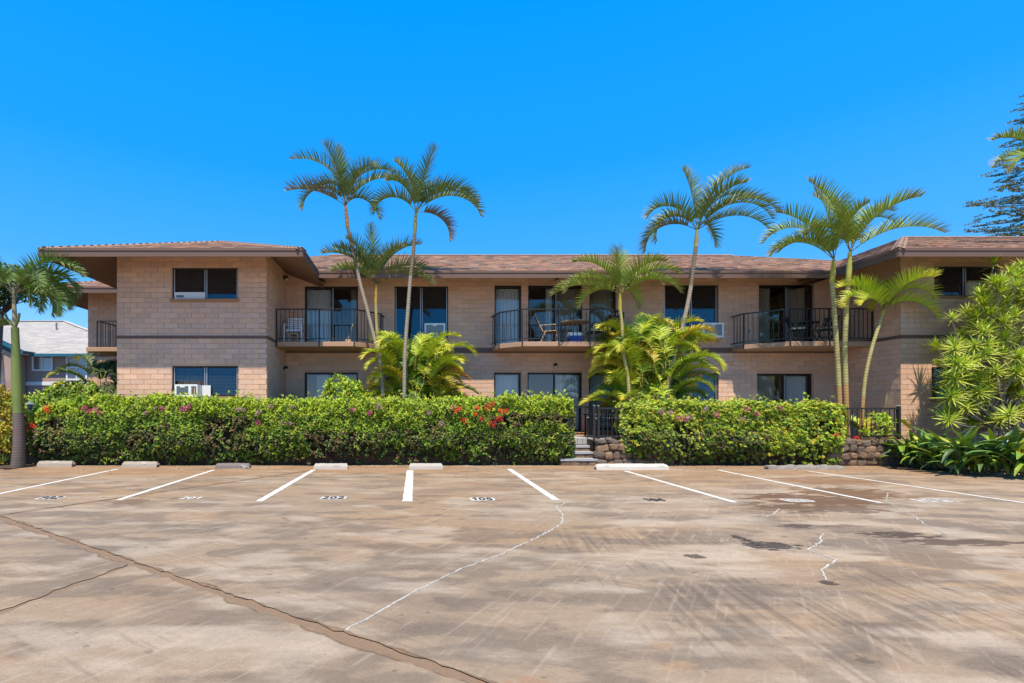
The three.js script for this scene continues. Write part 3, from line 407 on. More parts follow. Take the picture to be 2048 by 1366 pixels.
  balcony([[2.72, DM - .02], [2.84, 16.39], [3.47, 15.83], [6.31, 15.83], [6.9, 16.39], [7.02, DM - .02]], [[2.84, 16.36], [3.47, 15.79], [4.62, 15.79], [5.6, 15.79], [6.31, 15.79], [6.9, 16.36]]);
  balcony([[10.95, DM - .02], [10.98, 16.6], [11.87, 15.75], [XR0 - .03, 15.75]], [[10.98, 16.57], [11.87, 15.71], [13.1, 15.71], [XR0 - .05, 15.71]]);
  balcony([[-11.2, 19.0], [-11.3, 17.95], [XL0 - .02, 17.95]], [[-11.3, 17.92], [-10.2, 17.92]]);
  // tiled step in front of the ground floor doors
  for (let k = 0; k < 12; k++) { const t = new MB(); t.box(3.6 + k * .31, 3.6 + k * .31 + .29, .70, .80, -16.75, -17.18); t.build('step_tile', M.tile, bld); }
}

// ------------------------------------------------------------------ fittings on the building
function acUnit(px0, px1, py0, py1, D, out, label, extra) {
  const x0 = wx(px0, D - out), x1 = wx(px1, D - out), y0 = wy(py1, D - out), y1 = wy(py0, D - out), w = x1 - x0, h = y1 - y0, a = thing('air_conditioner', label, 'air conditioner', 'window air conditioners', V((x0 + x1) / 2, y0, -D + out));
  const body = new MB(); body.box(-w / 2, w / 2, 0, h, -.01, -out - .12); body.build('casing', M.white, a); const fr = new MB(); fr.box(-w / 2 - .006, w / 2 + .006, h - .05, h + .006, .016, -.008); fr.box(-w / 2 - .006, w / 2 + .006, -.006, .045, .016, -.008); fr.box(-w / 2 - .006, -w / 2 + .05, .045, h - .05, .016, -.008); const gw = extra ? w * .68 : w; fr.box(gw - w / 2 - .05, gw - w / 2 + (extra ? .03 : .006), .045, h - .05, .016, -.008); if (extra) fr.box(w / 2 - .03, w / 2 + .006, .045, h - .05, .016, -.008); fr.box(-.07 - (w - gw) / 2, .07 - (w - gw) / 2, h - .085, h - .05, .0158, -.008); fr.build('front_frame', M.white, a);
  const gr = new MB(); gr.box(-w / 2 + .05, gw - w / 2 - .05, .045, h - .05, .0, -.009); gr.build('grille', M.grille, a); const n = Math.floor((h - .1) / .022), sg = new THREE.BoxGeometry(gw - .1, .006, .008); for (let i = 1; i < n; i++) { const s = mesh('grille_slat', sg, M.alu, a); s.position.set(-(w - gw) / 2, .045 + i * (h - .095) / n, .004); }
  if (extra) { const v = new MB(); for (let i = 0; i < 2; i++) v.box(gw - w / 2 + .045 + i * .085, gw - w / 2 + .105 + i * .085, .06, h - .07, .006, -.009); v.build('side_vent', M.sling, a); const f = new MB(); f.box(w / 2 + .01, w / 2 + extra, 0, h - .01, -out - .02, -out - .05); f.build('filler_panel', M.white, a); }
  return a;
}
acUnit(350, 395, 769, 793, 14.9, .28, 'white air conditioner with side vents in the lower jalousie window', .26);
acUnit(849.5, 890, 647, 674.5, 17.2, .4, 'white air conditioner beside the leaning grey palm trunk');
acUnit(1405.7, 1446.8, 646, 674, 17.2, .42, 'white air conditioner above the large areca palm clump');
{ const D = 14.9, a = thing('air_conditioner', 'low white air conditioner front in the upper jalousie window', 'air conditioner', 'window air conditioners', at(378, 597, D)); const m = new MB(); m.box(-.46, .46, 0, .2, -.05, -.3); m.build('casing', M.white, a); const v = new MB(); v.box(-.40, -.18, .04, .11, -.044, -.052); v.build('grille', M.grille, a); }
{ const D = 14.85, a = thing('air_conditioner', 'cream air conditioner with a rusty opening behind the dracaena', 'air conditioner', 'window air conditioners', at(1960, 591, D)); const m = new MB(); m.box(-.36, .36, 0, .40, .02, -.3); m.build('casing', std({ color: lin(.55, .5, .42) }), a); const v = new MB(); v.box(-.1, .25, .04, .31, .026, -.01); v.build('grille', std({ color: lin(.14, .04, .02) }), a); const t = new MB(); t.box(-.38, .38, .385, .43, .04, -.3); t.build('top_panel', std({ color: lin(.4, .26, .14) }), a); }
function wallLamp(p, turn, label) { const o = thing('wall_lamp', label, 'wall lamp', 'outdoor wall lamps', p); o.rotation.y = turn; const b = new MB(); b.box(-.05, .05, -.05, .06, .0, .025); b.build('mount', M.frame, o); const c = new THREE.CylinderGeometry(.035, .06, .09, 10); c.translate(0, .03, .085); mesh('hood', c, M.frame, o); const g = new THREE.SphereGeometry(.048, 10, 8); g.scale(1, 1.25, 1); g.translate(0, -.05, .085); mesh('globe', g, std({ color: lin(.6, .52, .38), roughness: .3 }), o); const r = new MB(); r.box(-.012, .012, .02, .044, .02, .08); r.build('arm', M.frame, o); }
wallLamp(at(1113, 560, 17.2), 0, 'small lamp on the wall above the middle balcony'); wallLamp(at(1110, 731, 17.2), 0, 'small lamp on the wall under the middle balcony'); wallLamp(V(-4.32, wy(557, 16.9), -16.8), Math.PI / 2, 'small lamp high on the wing wall beside the white chairs'); wallLamp(V(-4.32, wy(737, 16.9), -16.8), Math.PI / 2, 'small lamp low on the wing wall under the balcony');
{ const o = thing('outlet_cover', 'cream outlet cover on the wall behind the balcony railing', 'outlet', null, at(1497, 662, 17.2)); const m = new MB(); m.box(-.06, .06, -.09, .09, 0, .03); m.build('plate', std({ color: lin(.6, .55, .38) }), o); const n = new MB(); n.box(-.022, .022, .012, .055, .029, .036); n.box(-.022, .022, -.055, -.012, .029, .036); n.build('socket', M.sling, o); }

// ------------------------------------------------------------------ balcony and terrace furniture
const bars = (mb, list, w = .022) => { for (const [a, b] of list) mb.bar(V(...a), V(...b), w, w); return mb; };
function plasticChair(p, turn, label) {
  const o = thing('plastic_chair', label, 'chair', 'white plastic chairs', p); o.rotation.y = turn; const M1 = M.plastic;
  const seat = new MB(); seat.box(-.22, .22, .40, .425, -.2, .22); seat.box(-.22, .22, .37, .405, .19, .222); seat.build('seat', M1, o);
  const bk = new MB(); const prof = [[-.25, .43], [.25, .43], [.23, .86], [-.23, .86]]; for (const x of [-.235, .235]) bk.bar(V(x * .9, .42, -.2), V(x, .86, -.3), .04, .03); bk.bar(V(-.235, .86, -.3), V(.235, .86, -.3), .04, .06); bk.build('back_frame', M1, o);
  for (let i = 0; i < 5; i++) { const s = new MB(), y = .5 + i * .07, z = -.2 - (y - .42) * .23; s.box(-.2, .2, y - .022, y + .022, z - .008, z + .008); s.build('back_slat', M1, o); }
  for (const x of [-1, 1]) { const a = new MB(); a.bar(V(x * .25, .62, -.24), V(x * .27, .62, .2), .05, .02); a.build('armrest', M1, o); const l = new MB(); l.bar(V(x * .27, .62, .2), V(x * .28, 0, .26), .05, .03); l.build('leg', M1, o); const l2 = new MB(); l2.bar(V(x * .22, .42, -.2), V(x * .27, 0, -.28), .045, .03); l2.build('leg', M1, o); }
}
plasticChair(V(wx(588, 16.3), YF2, -16.35), .05, 'white plastic armchair standing in the balcony corner'); 
{ const o = thing('footstool', 'small pale stool under the white armchair on the balcony', 'stool', null, V(wx(590, 16.1), YF2, -16.02)); const t = new MB(); t.box(-.14, .14, .24, .27, -.12, .12); t.build('top', M.tan, o); for (const [x, z] of [[-.12, .1], [.12, .1], [-.12, -.1], [.12, -.1]]) { const l = new MB(); l.box(x - .015, x + .015, 0, .24, z - .015, z + .015); l.build('leg', M.tan, o); } }
{ const o = thing('broom', 'pale broom leaning against the balcony glass', 'broom', null, V(-1.95, YF2, -16.1)); const h = new MB(); h.bar(V(-.12, .12, 0), V(.12, 1.15, -.55), .022, .022); h.build('handle', M.tan, o); const b = new MB(); b.box(-.2, -.04, .0, .13, -.03, .05); b.build('head', M.tan, o); }
function slingChair(p, turn, label) {
  const o = thing('patio_chair', label, 'chair', 'brown sling patio chairs', p); o.rotation.y = turn; const f = new MB(); for (const x of [-.27, .27]) bars(f, [[[x, 0, .26], [x, .42, .22]], [[x, 0, -.3], [x, .42, -.1]], [[x, .42, .24], [x, .40, -.2]], [[x, .40, -.2], [x, .98, -.46]], [[x, .62, .22], [x, .60, -.28]], [[x, .42, .22], [x, .62, .22]]], .026); bars(f, [[[-.27, .98, -.46], [.27, .98, -.46]], [[-.27, .41, .24], [.27, .41, .24]]], .026); f.build('frame', M.tan, o);
  const s = new MB(); s.quad(V(-.255, .405, .24), V(.255, .405, .24), V(.255, .395, -.2), V(-.255, .395, -.2)); s.quad(V(-.255, .385, -.2), V(.255, .385, -.2), V(.255, .375, .24), V(-.255, .375, .24)); s.build('seat', M.sling, o); const b = new MB(); b.quad(V(-.255, .42, -.2), V(.255, .42, -.2), V(.255, .97, -.45), V(-.255, .97, -.45)); b.quad(V(.255, .42, -.215), V(-.255, .42, -.215), V(-.255, .97, -.465), V(.255, .97, -.465)); b.build('backrest', M.sling, o);
}
slingChair(V(wx(1100, 16.4), YF2, -16.55), 1.35, 'brown sling chair at the glass table, its back to the curtained door'); slingChair(V(wx(1196, 16.4), YF2, -16.5), -1.5, 'brown sling chair at the glass table, beside the palm fronds');
{ const o = thing('patio_table', 'round pale patio table between two sling chairs', 'table', null, V(wx(1150, 16.4), YF2, -16.4)); const t = new THREE.CylinderGeometry(.5, .5, .025, 28); t.translate(0, .70, 0); mesh('tabletop', t, M.tan, o); for (let k = 0; k < 4; k++) { const a = k * 1.57 + .6, l = new MB(); l.bar(V(Math.cos(a) * .36, 0, Math.sin(a) * .36), V(Math.cos(a) * .2, .69, Math.sin(a) * .2), .024, .024); l.build('leg', M.tan, o); } const ring = new THREE.TorusGeometry(.27, .01, 6, 24); ring.rotateX(Math.PI / 2); ring.translate(0, .35, 0); mesh('ring', ring, M.tan, o); }
{ const o = thing('cooler_box', 'blue cooler box with a white lid on the balcony floor', 'cooler', null, V(wx(1150, 16), YF2, -16.02)); const b = new MB(); b.box(-.2, .2, 0, .2, -.13, .13); b.build('body', M.blue, o); const l = new MB(); l.box(-.21, .21, .2, .27, -.14, .14); l.build('lid', M.white, o); const h = new MB(); bars(h, [[[-.215, .16, .0], [-.215, .3, .0]], [[.215, .16, .0], [.215, .3, .0]], [[-.215, .3, 0], [.215, .3, 0]]], .02); h.build('handle', M.white, o); }
{ const o = thing('storage_bin', 'white storage bin behind the sling chair on the balcony', 'storage bin', null, V(wx(1205, 16.9), YF2, -16.9)); const b = new MB(); b.box(-.42, .42, 0, .5, -.14, .14); b.build('body', M.white, o); const l = new MB(); l.box(-.44, .44, .5, .56, -.155, .155); l.build('lid', M.white, o); }
function bistroChair(p, turn, label) {
  const o = thing('folding_chair', label, 'chair', 'black folding chairs with patterned cushions', p); o.rotation.y = turn; const f = new MB(); for (const x of [-.2, .2]) bars(f, [[[x, 0, .24], [x, .88, -.26]], [[x, 0, -.26], [x, .45, .2]]], .024); bars(f, [[[-.2, .45, .2], [.2, .45, .2]], [[-.2, .2, .13], [.2, .2, .13]], [[-.2, .86, -.25], [.2, .86, -.25]]], .022); f.build('frame', M.frame, o);
  for (let i = 0; i < 4; i++) { const s = new MB(), x = -.13 + i * .087; s.bar(V(x, .55, -.075), V(x, .86, -.25), .05, .012, V(0, 0, 1)); s.build('back_slat', M.frame, o); } const s = new MB(); s.box(-.2, .2, .43, .445, -.15, .2); s.build('seat', M.frame, o); const c = new MB(); c.box(-.2, .2, .447, .50, -.15, .21); c.build('cushion', M.cushion, o); for (let i = 0; i < 5; i++) { const q = new MB(); q.box(-.19 + i * .08, -.16 + i * .08, .458, .492, .205, .2135); q.build('cushion_print', i % 2 ? std({ color: lin(.35, .12, .08) }) : std({ color: lin(.1, .25, .12) }), o); }
}
bistroChair(V(wx(1588, 16.4), YF2, -16.35), 1.2, 'black folding chair with a flowered cushion beside the open glass door'); bistroChair(V(wx(1650, 16.4), YF2, -16.3), -1.2, 'black folding chair with a plain green cushion behind the palm trunks');
{ const o = thing('bistro_table', 'small black bistro table between folding chairs', 'table', null, V(wx(1617, 16.5), YF2, -16.5)); const t = new THREE.CylinderGeometry(.3, .3, .02, 24); t.translate(0, .71, 0); mesh('tabletop', t, M.frame, o); for (const s of [-1, 1]) { const l = new MB(); l.bar(V(-.22 * s, 0, .15), V(.22 * s, .7, .15), .02, .02); l.bar(V(-.22 * s, 0, -.15), V(.22 * s, .7, -.15), .02, .02); l.build('leg', M.frame, o); } }
{ const o = thing('stacked_seat', 'folded cream lounge seat on the rear balcony', 'lounger', null, V(-10.3, YF2, -18.6)); const b = new MB(); b.box(-.3, .5, .3, .36, -.3, .3); b.build('seat', M.tan, o); const l = new MB(); for (const x of [-.26, .44]) l.box(x, x + .04, 0, .3, -.28, .28); l.build('frame', M.tan, o); }
{ // terrace set behind the gate
  const o = thing('patio_set_table', 'dark patio table with pale rim on the terrace', 'table', null, V(6.05, .70, -15.9)); const t = new MB(); t.box(-.5, .5, .70, .74, -.35, .35); t.build('tabletop', M.frame, o); const e = new MB(); e.box(-.52, .52, .715, .735, .352, .37); e.build('rim', M.white, o); for (const [x, z] of [[-.45, .3], [.45, .3], [-.45, -.3], [.45, -.3]]) { const l = new MB(); l.box(x - .02, x + .02, 0, .7, z - .02, z + .02); l.build('leg', M.frame, o); }
  for (const [x, z, t2, lab] of [[5.75, -15.35, .3, 'dark terrace chair with pale armrests just inside the gate'], [6.5, -15.35, -.2, 'dark terrace chair with pale armrests along the fence']]) { const c = thing('terrace_chair', lab, 'chair', 'dark terrace chairs', V(x, .70, z)); c.rotation.y = t2 + Math.PI; const f = new MB(); for (const s of [-.26, .26]) bars(f, [[[s, 0, .24], [s, .62, .22]], [[s, 0, -.26], [s, .42, -.2]], [[s, .42, -.2], [s, .9, -.34]]], .026); f.build('frame', M.frame, c); const a = new MB(); for (const s of [-.26, .26]) a.bar(V(s, .63, .24), V(s, .61, -.26), .05, .02); a.build('armrest', M.white, c); const st = new MB(); st.box(-.24, .24, .40, .43, -.22, .24); st.build('seat', M.frame, c); for (let i = 0; i < 5; i++) { const s = new MB(), x0 = -.18 + i * .09; s.bar(V(x0, .5, -.235), V(x0, .88, -.335), .04, .012, V(0, 0, 1)); s.build('back_slat', M.frame, c); } }
}
// ------------------------------------------------------------------ fence, gate
function fence(name, a, b, h, label, postsAt, sp = .13) {
  const L = Math.hypot(b[0] - a[0], b[1] - a[1]), o = thing(name, label, 'fence', null, V(a[0], a[2], -a[1])); o.rotation.y = Math.atan2(b[1] - a[1], b[0] - a[0]); const top = new MB(); top.box(0, L, h - .05, h, -.022, .022); top.build('top_rail', M.iron, o); const bt = new MB(); bt.box(0, L, .07, .11, -.018, .018); bt.build('bottom_rail', M.iron, o); const bg = new THREE.BoxGeometry(.018, h - .16, .018), n = Math.round(L / sp); for (let k = 1; k < n; k++) { const m = mesh('picket', bg, M.iron, o); m.position.set(L * k / n, h / 2 + .03, 0); } const pg = new THREE.BoxGeometry(.06, h + .04, .06); for (const p of postsAt) { const m = mesh('post', pg, M.iron, o); m.position.set(L * p, h / 2 + .02, 0); const c = new THREE.ConeGeometry(.045, .03, 4); c.rotateY(Math.PI / 4); const q = mesh('post_cap', c, M.alu, m); q.position.y = h / 2 + .035; } return o;
}
fence('metal_fence', [5.26, 14.15, .73], [13.72, 14.1, .73], .90, 'black metal fence on the stone wall behind the hedge', [0, .2, .4, .6, .8, 1]); fence('fence_return', [13.72, 14.13, .73], [14.35, 14.8, .73], .90, 'short black fence return at the wing corner', [1]);
fence('metal_gate', [5.16, 14.2, .72], [5.3, 15.05, .72], .92, 'open black metal gate leaf at the top of the steps', [0], .1); fence('terrace_railing', [3.4, 16.2, .70], [5.85, 16.2, .70], .98, 'thin black railing in front of the curtained terrace door', [0, 1]);

// ------------------------------------------------------------------ wheel stops
function wheelStop(px0, px1, pyB, h, mat, label, opt = {}) {
  const D = FPX * CAMH / (pyB - CY), x0 = wx(px0, D), x1 = wx(px1, D), o = thing('wheel_stop', label, 'wheel stop', 'concrete wheel stops', V((x0 + x1) / 2, 0, -D)); const L = x1 - x0, n = 24, pr = [[.0, 0], [.012, h * .55], [.05, h], [.13, h], [.168, h * .55], [.18, 0]], m = new MB();
  const P = (i, j) => { const t = i / n, e = Math.min(1, Math.min(t, 1 - t) * n / 1.2), q = pr[j], k = opt.rough || .006; const y = q[1] * (e < .5 && j > 1 && j < 4 ? .8 : 1) + (q[1] ? (fbm(i * .7 + px0, j * 3, 171, 3) - .5) * k * 3 : 0); return V(lerp(-L / 2, L / 2, t) + (j > 1 && j < 4 ? (t < .5 ? .02 : -.02) * (i === 0 || i === n ? 1 : 0) : 0), Math.max(0, y), -q[0] + (fbm(i * .9, j + px0, 181, 2) - .5) * k); };
  for (let i = 0; i < n; i++) for (let j = 0; j < 5; j++) m.quad(P(i, j), P(i + 1, j), P(i + 1, j + 1), P(i, j + 1)); for (const i of [0, n]) { const c = V(i ? L / 2 : -L / 2, h * .4, -.09); for (let j = 0; j < 5; j++) i ? m.tri(P(i, j), c, P(i, j + 1)) : m.tri(P(i, j + 1), c, P(i, j)); } m.build('bar', mat, o); opt.more && opt.more(o, L, h);
}
const font2 = await new FontLoader().loadAsync('fonts/droid/droid_sans_bold.typeface.json');
const stopText = (t, x, mat = M.paint) => (o, L, h) => { const g = new TextGeometry(t, { font: font2, size: .065, depth: .002, curveSegments: 3 }); g.rotateX(-Math.atan2(.038, h * .45) ); g.translate(x * L, h * .62, -.012 + .006); mesh('number', g, mat, o); };
wheelStop(73, 143, 934, .155, M.concrete, 'tan wheel stop numbered 101 beside the thick palm trunk', { more: stopText('101', -.05) }); wheelStop(243, 313, 935, .15, M.concrete, 'tan wheel stop with a painted number beside the broken twigs', { more: stopText('102', .05) }); wheelStop(430, 498, 937, .13, std({ color: lin(.20, .17, .155), map: speck, bumpMap: grainB, bumpScale: .004 }), 'dark grey wheel stop with a flaking white end', { more: (o, L, h) => { const m = new MB(); for (let i = 0; i < 14; i++) { const x = rr(.2, .45) * L, y = rr(.1, .6) * h; m.box(x, x + rr(.02, .07), y, y + rr(.01, .03), .004, .012); } m.build('flaking_paint', M.paint, o); } });
wheelStop(627, 695, 939, .15, M.stopPale, 'pale wheel stop with a white patch, behind stall 202', { more: (o, L, h) => { const m = new MB(); m.box(.08 * L, .24 * L, h * .6, h * .9, -.018, -.006); m.build('white_patch', M.paint, o); } }); wheelStop(818, 886, 939, .15, M.stopPale, 'pale plain wheel stop behind the broad chipped line');
wheelStop(1193, 1338, 940, .15, std({ color: lin(.62, .57, .50), map: speck, bumpMap: grainB, bumpScale: .003 }), 'long whitewashed wheel stop in front of the steps', { more: (o, L, h) => { stopText('103', -.40)(o, L, h); stopText('104', .36)(o, L, h); } }); wheelStop(1537, 1690, 939, .10, std({ color: lin(.30, .26, .225), map: speck, bumpMap: grainB, bumpScale: .012 }), 'long cracked grey stop like a log before the hedge end', { rough: .03 });

// ------------------------------------------------------------------ plants
const G = { bright: [.45, .57, .025], mid: [.28, .43, .025], dark: [.075, .14, .018], yellow: [.60, .52, .03], olive: [.22, .22, .035], brown: [.21, .115, .05], lime: [.53, .60, .025] };
const vary = (c, a = .75, b = 1.25) => { const k = rr(a, b), w = rr(.85, 1.15); return [c[0] * k * w, c[1] * k, c[2] * k]; };
function frondGeo(len, e0, droop, lw, cols, opt = {}) {       // in its own plane: x outwards, y up
  const m = new MB(), n = 16, pts = [], ang = []; let p = V(0, 0, 0); const petiole = opt.petiole ?? .16, up = [];
  for (let i = 0; i <= n; i++) { const t = i / n, a = (e0 - droop * Math.pow(t, 1.35)) * Math.PI / 180; pts.push(p.clone()); ang.push(a); p = p.clone().add(V(Math.cos(a) * len / n, Math.sin(a) * len / n, 0)); }
  m.col = cols.stalk; m.tube(pts, t => lerp(.014, .003, t), 4);
  const N = opt.n || 44; for (let k = 0; k < N; k++) for (const s of [-1, 1]) {
    const t = petiole + (1 - petiole) * (k + .5 * (s > 0) + rr(-.2, .2)) / N; if (t > .995) continue; const f = Math.min(n - 1, Math.floor(t * n)), u = t * n - f, c = pts[f].clone().lerp(pts[f + 1], u), a = lerp(ang[f], ang[f + 1], u), T = V(Math.cos(a), Math.sin(a), 0), U = V(-Math.sin(a), Math.cos(a), 0);
    const q = (t - petiole) / (1 - petiole), L = lw * (.45 + .9 * Math.sin(Math.PI * Math.min(1, q * .86 + .14)) * .72) * (q > .93 ? .75 : 1) * rr(.9, 1.08), open = lerp(1.15, .5, q) + rr(-.1, .1), rise = (opt.vee ?? .95) + rr(-.2, .2) + (opt.fluffy ? rr(-1.1, 1.1) : 0);
    const dir = T.clone().multiplyScalar(Math.cos(open)).addScaledVector(V(0, 0, s), Math.sin(open)).addScaledVector(U, rise); const base = q < cols.tipAt ? cols.leaf : cols.tip; m.col = vary(base, .8, 1.2); const wv = T.clone().addScaledVector(U, .3 * rr(-1, 1)); m.blade(c, dir, wv, L, opt.wid || .042, opt.bend ?? .4, 3);
  }
  return m.geo();
}
function addFronds(o, crown, list, cols, lw, opt = {}) { for (const [az, e, len, dr, c2] of list) { const f = mesh('frond', frondGeo(len * rr(.92, 1.08), e + rr(-7, 7), dr * 1.12, lw * rr(.85, 1.05), c2 ? { ...cols, ...c2 } : cols, opt), M.frond, o); f.position.copy(crown); f.rotation.order = 'YXZ'; f.rotation.y = (az + rr(-8, 8)) * Math.PI / 180; f.rotation.x = rr(-.18, .18); } }
const palmGreen = { leaf: [.155, .205, .03], tip: [.21, .21, .05], stalk: [.22, .22, .04], tipAt: .85 }, palmGold = { leaf: [.26, .34, .028], tip: [.22, .22, .03], stalk: [.36, .28, .04], tipAt: .8 }, areca = { leaf: [.50, .60, .025], tip: [.64, .60, .03], stalk: [.34, .30, .03], tipAt: .75 };
function trunkOn(o, pts, r0, r1, cols, ring = .085) {          // ringed trunk; cols(t) gives the bark colour
  const c = new THREE.CatmullRomCurve3(pts), L = c.getLength(), n = Math.ceil(L / (ring / 3)), m = new MB(), P = c.getSpacedPoints(n); const rj = Array.from({ length: n + 1 }, () => rr(.9, 1.1)); m.tube(P, t => { const i = Math.round(t * n); return lerp(r0, r1, t) * (i % 3 === 0 ? 1.09 : 1) * (1 + .25 * Math.exp(-t * L * 3)); }, 10, t => { const i = Math.round(t * n), k = (i % 3 === 0 ? .62 : 1.08) * rj[i]; const q = cols(t); return [q[0] * k, q[1] * k, q[2] * k]; }); return m.build('trunk', M.bark, o);
}
function shaftOn(o, a, b, r0, r1, col) { const m = new MB(), P = []; for (let i = 0; i <= 10; i++) P.push(a.clone().lerp(b, i / 10)); m.tube(P, t => lerp(r0, r1, t) * (1 + .22 * Math.sin(Math.PI * Math.min(1, t * 1.25))), 10, t => { const k = .85 + .3 * vn(t * 9, r0 * 900, 5); return col.map(v => v * k); }); m.build('crownshaft', M.bark, o); }
const greyBark = t => [.34, .285, .22], goldBark = t => t > .35 ? [.42, .36, .14] : [.46, .26, .10], tallBark = t => t > .8 ? [.20, .15, .10] : [.34, .28, .21];
function palm(label, D, trunk, shaftTop, shaftBot, r, bark, shaftCol, cols, lw, fronds, seed, opt) {
  R = mul(seed); const b = at(...trunk[0], D); b.y = .66; const o = thing(opt?.name || 'palm_tree', label, 'palm tree', 'slender palms in the garden', b); const loc = q => at(q[0], q[1], D).sub(b); const pts = [V(0, 0, 0), ...trunk.slice(1).map(loc), loc(shaftBot)]; trunkOn(o, pts, r * 1.12, r, bark); const top = loc(shaftTop); shaftOn(o, loc(shaftBot), top, r * 1.05, r * .8, shaftCol); addFronds(o, top, fronds, cols, lw, opt); return o;
}
palm('tall leaning palm with an orange crownshaft beside the white chairs', 15.5, [[770, 800], [760, 722], [749, 679], [736.7, 629], [719, 562], [704, 491]], [691, 411], [695, 453], .052, tallBark, [.42, .20, .05], palmGreen, .52, [[180, 76, 2.7, 88], [172, 68, 2.1, 150], [186, 42, 2.1, 48, { leaf: [.19, .16, .06], tip: [.26, .19, .09] }], [100, 88, 2.2, 25], [10, 76, 2.3, 105], [0, 54, 2.3, 92], [40, 46, 1.7, 125], [250, 72, 2, 70], [300, 64, 1.9, 90], [140, 70, 1.8, 90]], 501);
palm('tall slim palm with a straight grey trunk beside the air conditioner', 15.3, [[808, 800], [809, 746], [810, 704], [816, 619], [821, 555], [826, 513]], [832, 424], [829, 469], .052, tallBark, [.22, .23, .08], palmGreen, .5, [[0, 66, 2.5, 115], [178, 84, 2.0, 45], [182, 62, 1.7, 140], [4, 52, 2.5, 108], [-6, 40, 2.3, 105], [15, 8, 1.6, 100, { leaf: [.16, .11, .06], tip: [.20, .13, .07] }], [60, 78, 1.8, 80], [280, 70, 2, 70], [230, 66, 1.6, 90]], 502);
palm('short palm with gold stalks between the two tall trunks', 15.9, [[768, 800], [763, 740], [759, 704], [753, 650]], [752.8, 569], [751.6, 604], .045, goldBark, [.45, .28, .05], palmGreen, .5, [[178, 58, 2.3, 70], [165, 70, 2.1, 60], [95, 86, 2.0, 30], [15, 68, 2.1, 65], [8, 50, 2.1, 80], [-5, 28, 1.9, 70, { leaf: [.17, .19, .02] }], [200, 38, 1.5, 60], [320, 60, 1.7, 70], [240, 66, 1.8, 60]], 503);
palm('palm with a yellow crownshaft rising out of the areca clump', 15.1, [[1262, 805], [1256, 760], [1247, 706], [1243, 640]], [1240, 588], [1240, 619], .045, goldBark, [.40, .34, .04], palmGold, .46, [[180, 30, 2.0, 60], [175, 52, 2.0, 105], [168, 66, 1.9, 80], [95, 84, 1.9, 60], [15, 66, 2.0, 110], [4, 44, 2.1, 85], [-10, 58, 1.9, 90], [40, 30, 1.5, 115], [140, 40, 1.5, 110], [250, 70, 1.7, 70], [300, 60, 1.7, 80]], 504);
palm('tallest right hand palm with wind blown crown over the long roof'.replace('right hand ', ''), 15.5, [[1330, 800], [1338, 760], [1351, 706], [1371, 628], [1381, 577], [1387, 528]], [1394, 460], [1392, 494], .055, tallBark, [.30, .27, .10], palmGreen, .5, [[180, 34, 1.9, 115, { leaf: [.16, .14, .05], tip: [.2, .15, .07] }], [176, 52, 1.9, 150], [182, 70, 2.2, 125], [120, 86, 2.1, 20], [6, 74, 2.6, 60], [12, 66, 2.6, 85], [0, 58, 2.5, 105], [-8, 48, 2.6, 105], [4, 30, 2.6, 78], [30, 40, 1.8, 135], [300, 66, 1.9, 80]], 505);
palm('slim palm with an orange ringed trunk in front of the outlet balcony'.replace('outlet balcony', 'bistro chairs'), 14.75, [[1681, 811], [1676, 740], [1671, 660], [1667, 600]], [1668, 520], [1664, 566], .058, goldBark, [.42, .34, .05], palmGold, .5, [[182, 58, 2.5, 110], [176, 44, 2.3, 95], [186, 74, 2.2, 60], [95, 84, 2.4, 30], [200, 66, 1.8, 90], [150, 60, 1.7, 110], [60, 70, 2.0, 80], [270, 72, 2, 60]], 506);
palm('slim palm with an olive ringed trunk, tallest at the wing corner', 14.7, [[1694, 811], [1691, 760], [1689.5, 706], [1692, 630]], [1700, 505], [1697, 556], .06, goldBark, [.36, .35, .07], palmGold, .54, [[10, 76, 2.7, 75], [6, 66, 2.4, 95], [0, 44, 2.7, 62], [170, 80, 2.6, 40], [120, 84, 2.6, 35], [182, 64, 2.0, 100], [40, 60, 2.0, 100], [300, 66, 2.2, 70], [225, 70, 2, 70]], 507);
palm('small leaning palm with a gold banded trunk against the wing', 14.4, [[1721, 811], [1730, 760], [1743, 699]], [1767, 621], [1764, 632], .042, goldBark, [.44, .30, .05], areca, .46, [[180, 62, 1.5, 130], [172, 72, 1.5, 90], [140, 70, 1.4, 80], [20, 72, 1.8, 75], [4, 54, 1.9, 110], [-4, 28, 1.8, 95], [60, 60, 1.4, 100], [280, 66, 1.5, 80], [200, 40, 1.2, 90]], 508);
function clump(label, D, px, py, fr, cols, seed, lw, name = 'areca_palm', stems = 8) {
  R = mul(seed); const b = at(px, py, D); b.y = .66; const o = thing(name, label, 'palm clump', null, b);
  for (let i = 0; i < stems; i++) { const x = rr(-.7, .7), z = rr(-.4, .4), m = new MB(), P = [V(x * .6, 0, z * .6), V(x * .8, .7, z * .8), V(x, 1.4, z)]; m.tube(new THREE.CatmullRomCurve3(P).getPoints(8), .028, 6, t => Math.round(t * 8) % 2 ? [.30, .26, .10] : [.18, .15, .07]); m.build('stem', M.bark, o); }
  for (const [dx, dy, az, e, len, dr, c] of fr) { const f = mesh('frond', frondGeo(len, e, dr, lw, c ? { ...cols, ...c } : cols, { petiole: .2, n: 46, wid: .046, bend: 1.0, vee: .6 }), M.frond, o); f.position.set(dx, dy, rr(-.25, .35)); f.rotation.order = 'YXZ'; f.rotation.y = az * Math.PI / 180; f.rotation.x = rr(-.2, .2); }
}
const yel = { leaf: [.62, .50, .025], tip: [.60, .42, .04] }, org = { leaf: [.58, .32, .03], tip: [.5, .24, .04] }, dkg = { leaf: [.14, .26, .02], tip: [.18, .28, .025] };
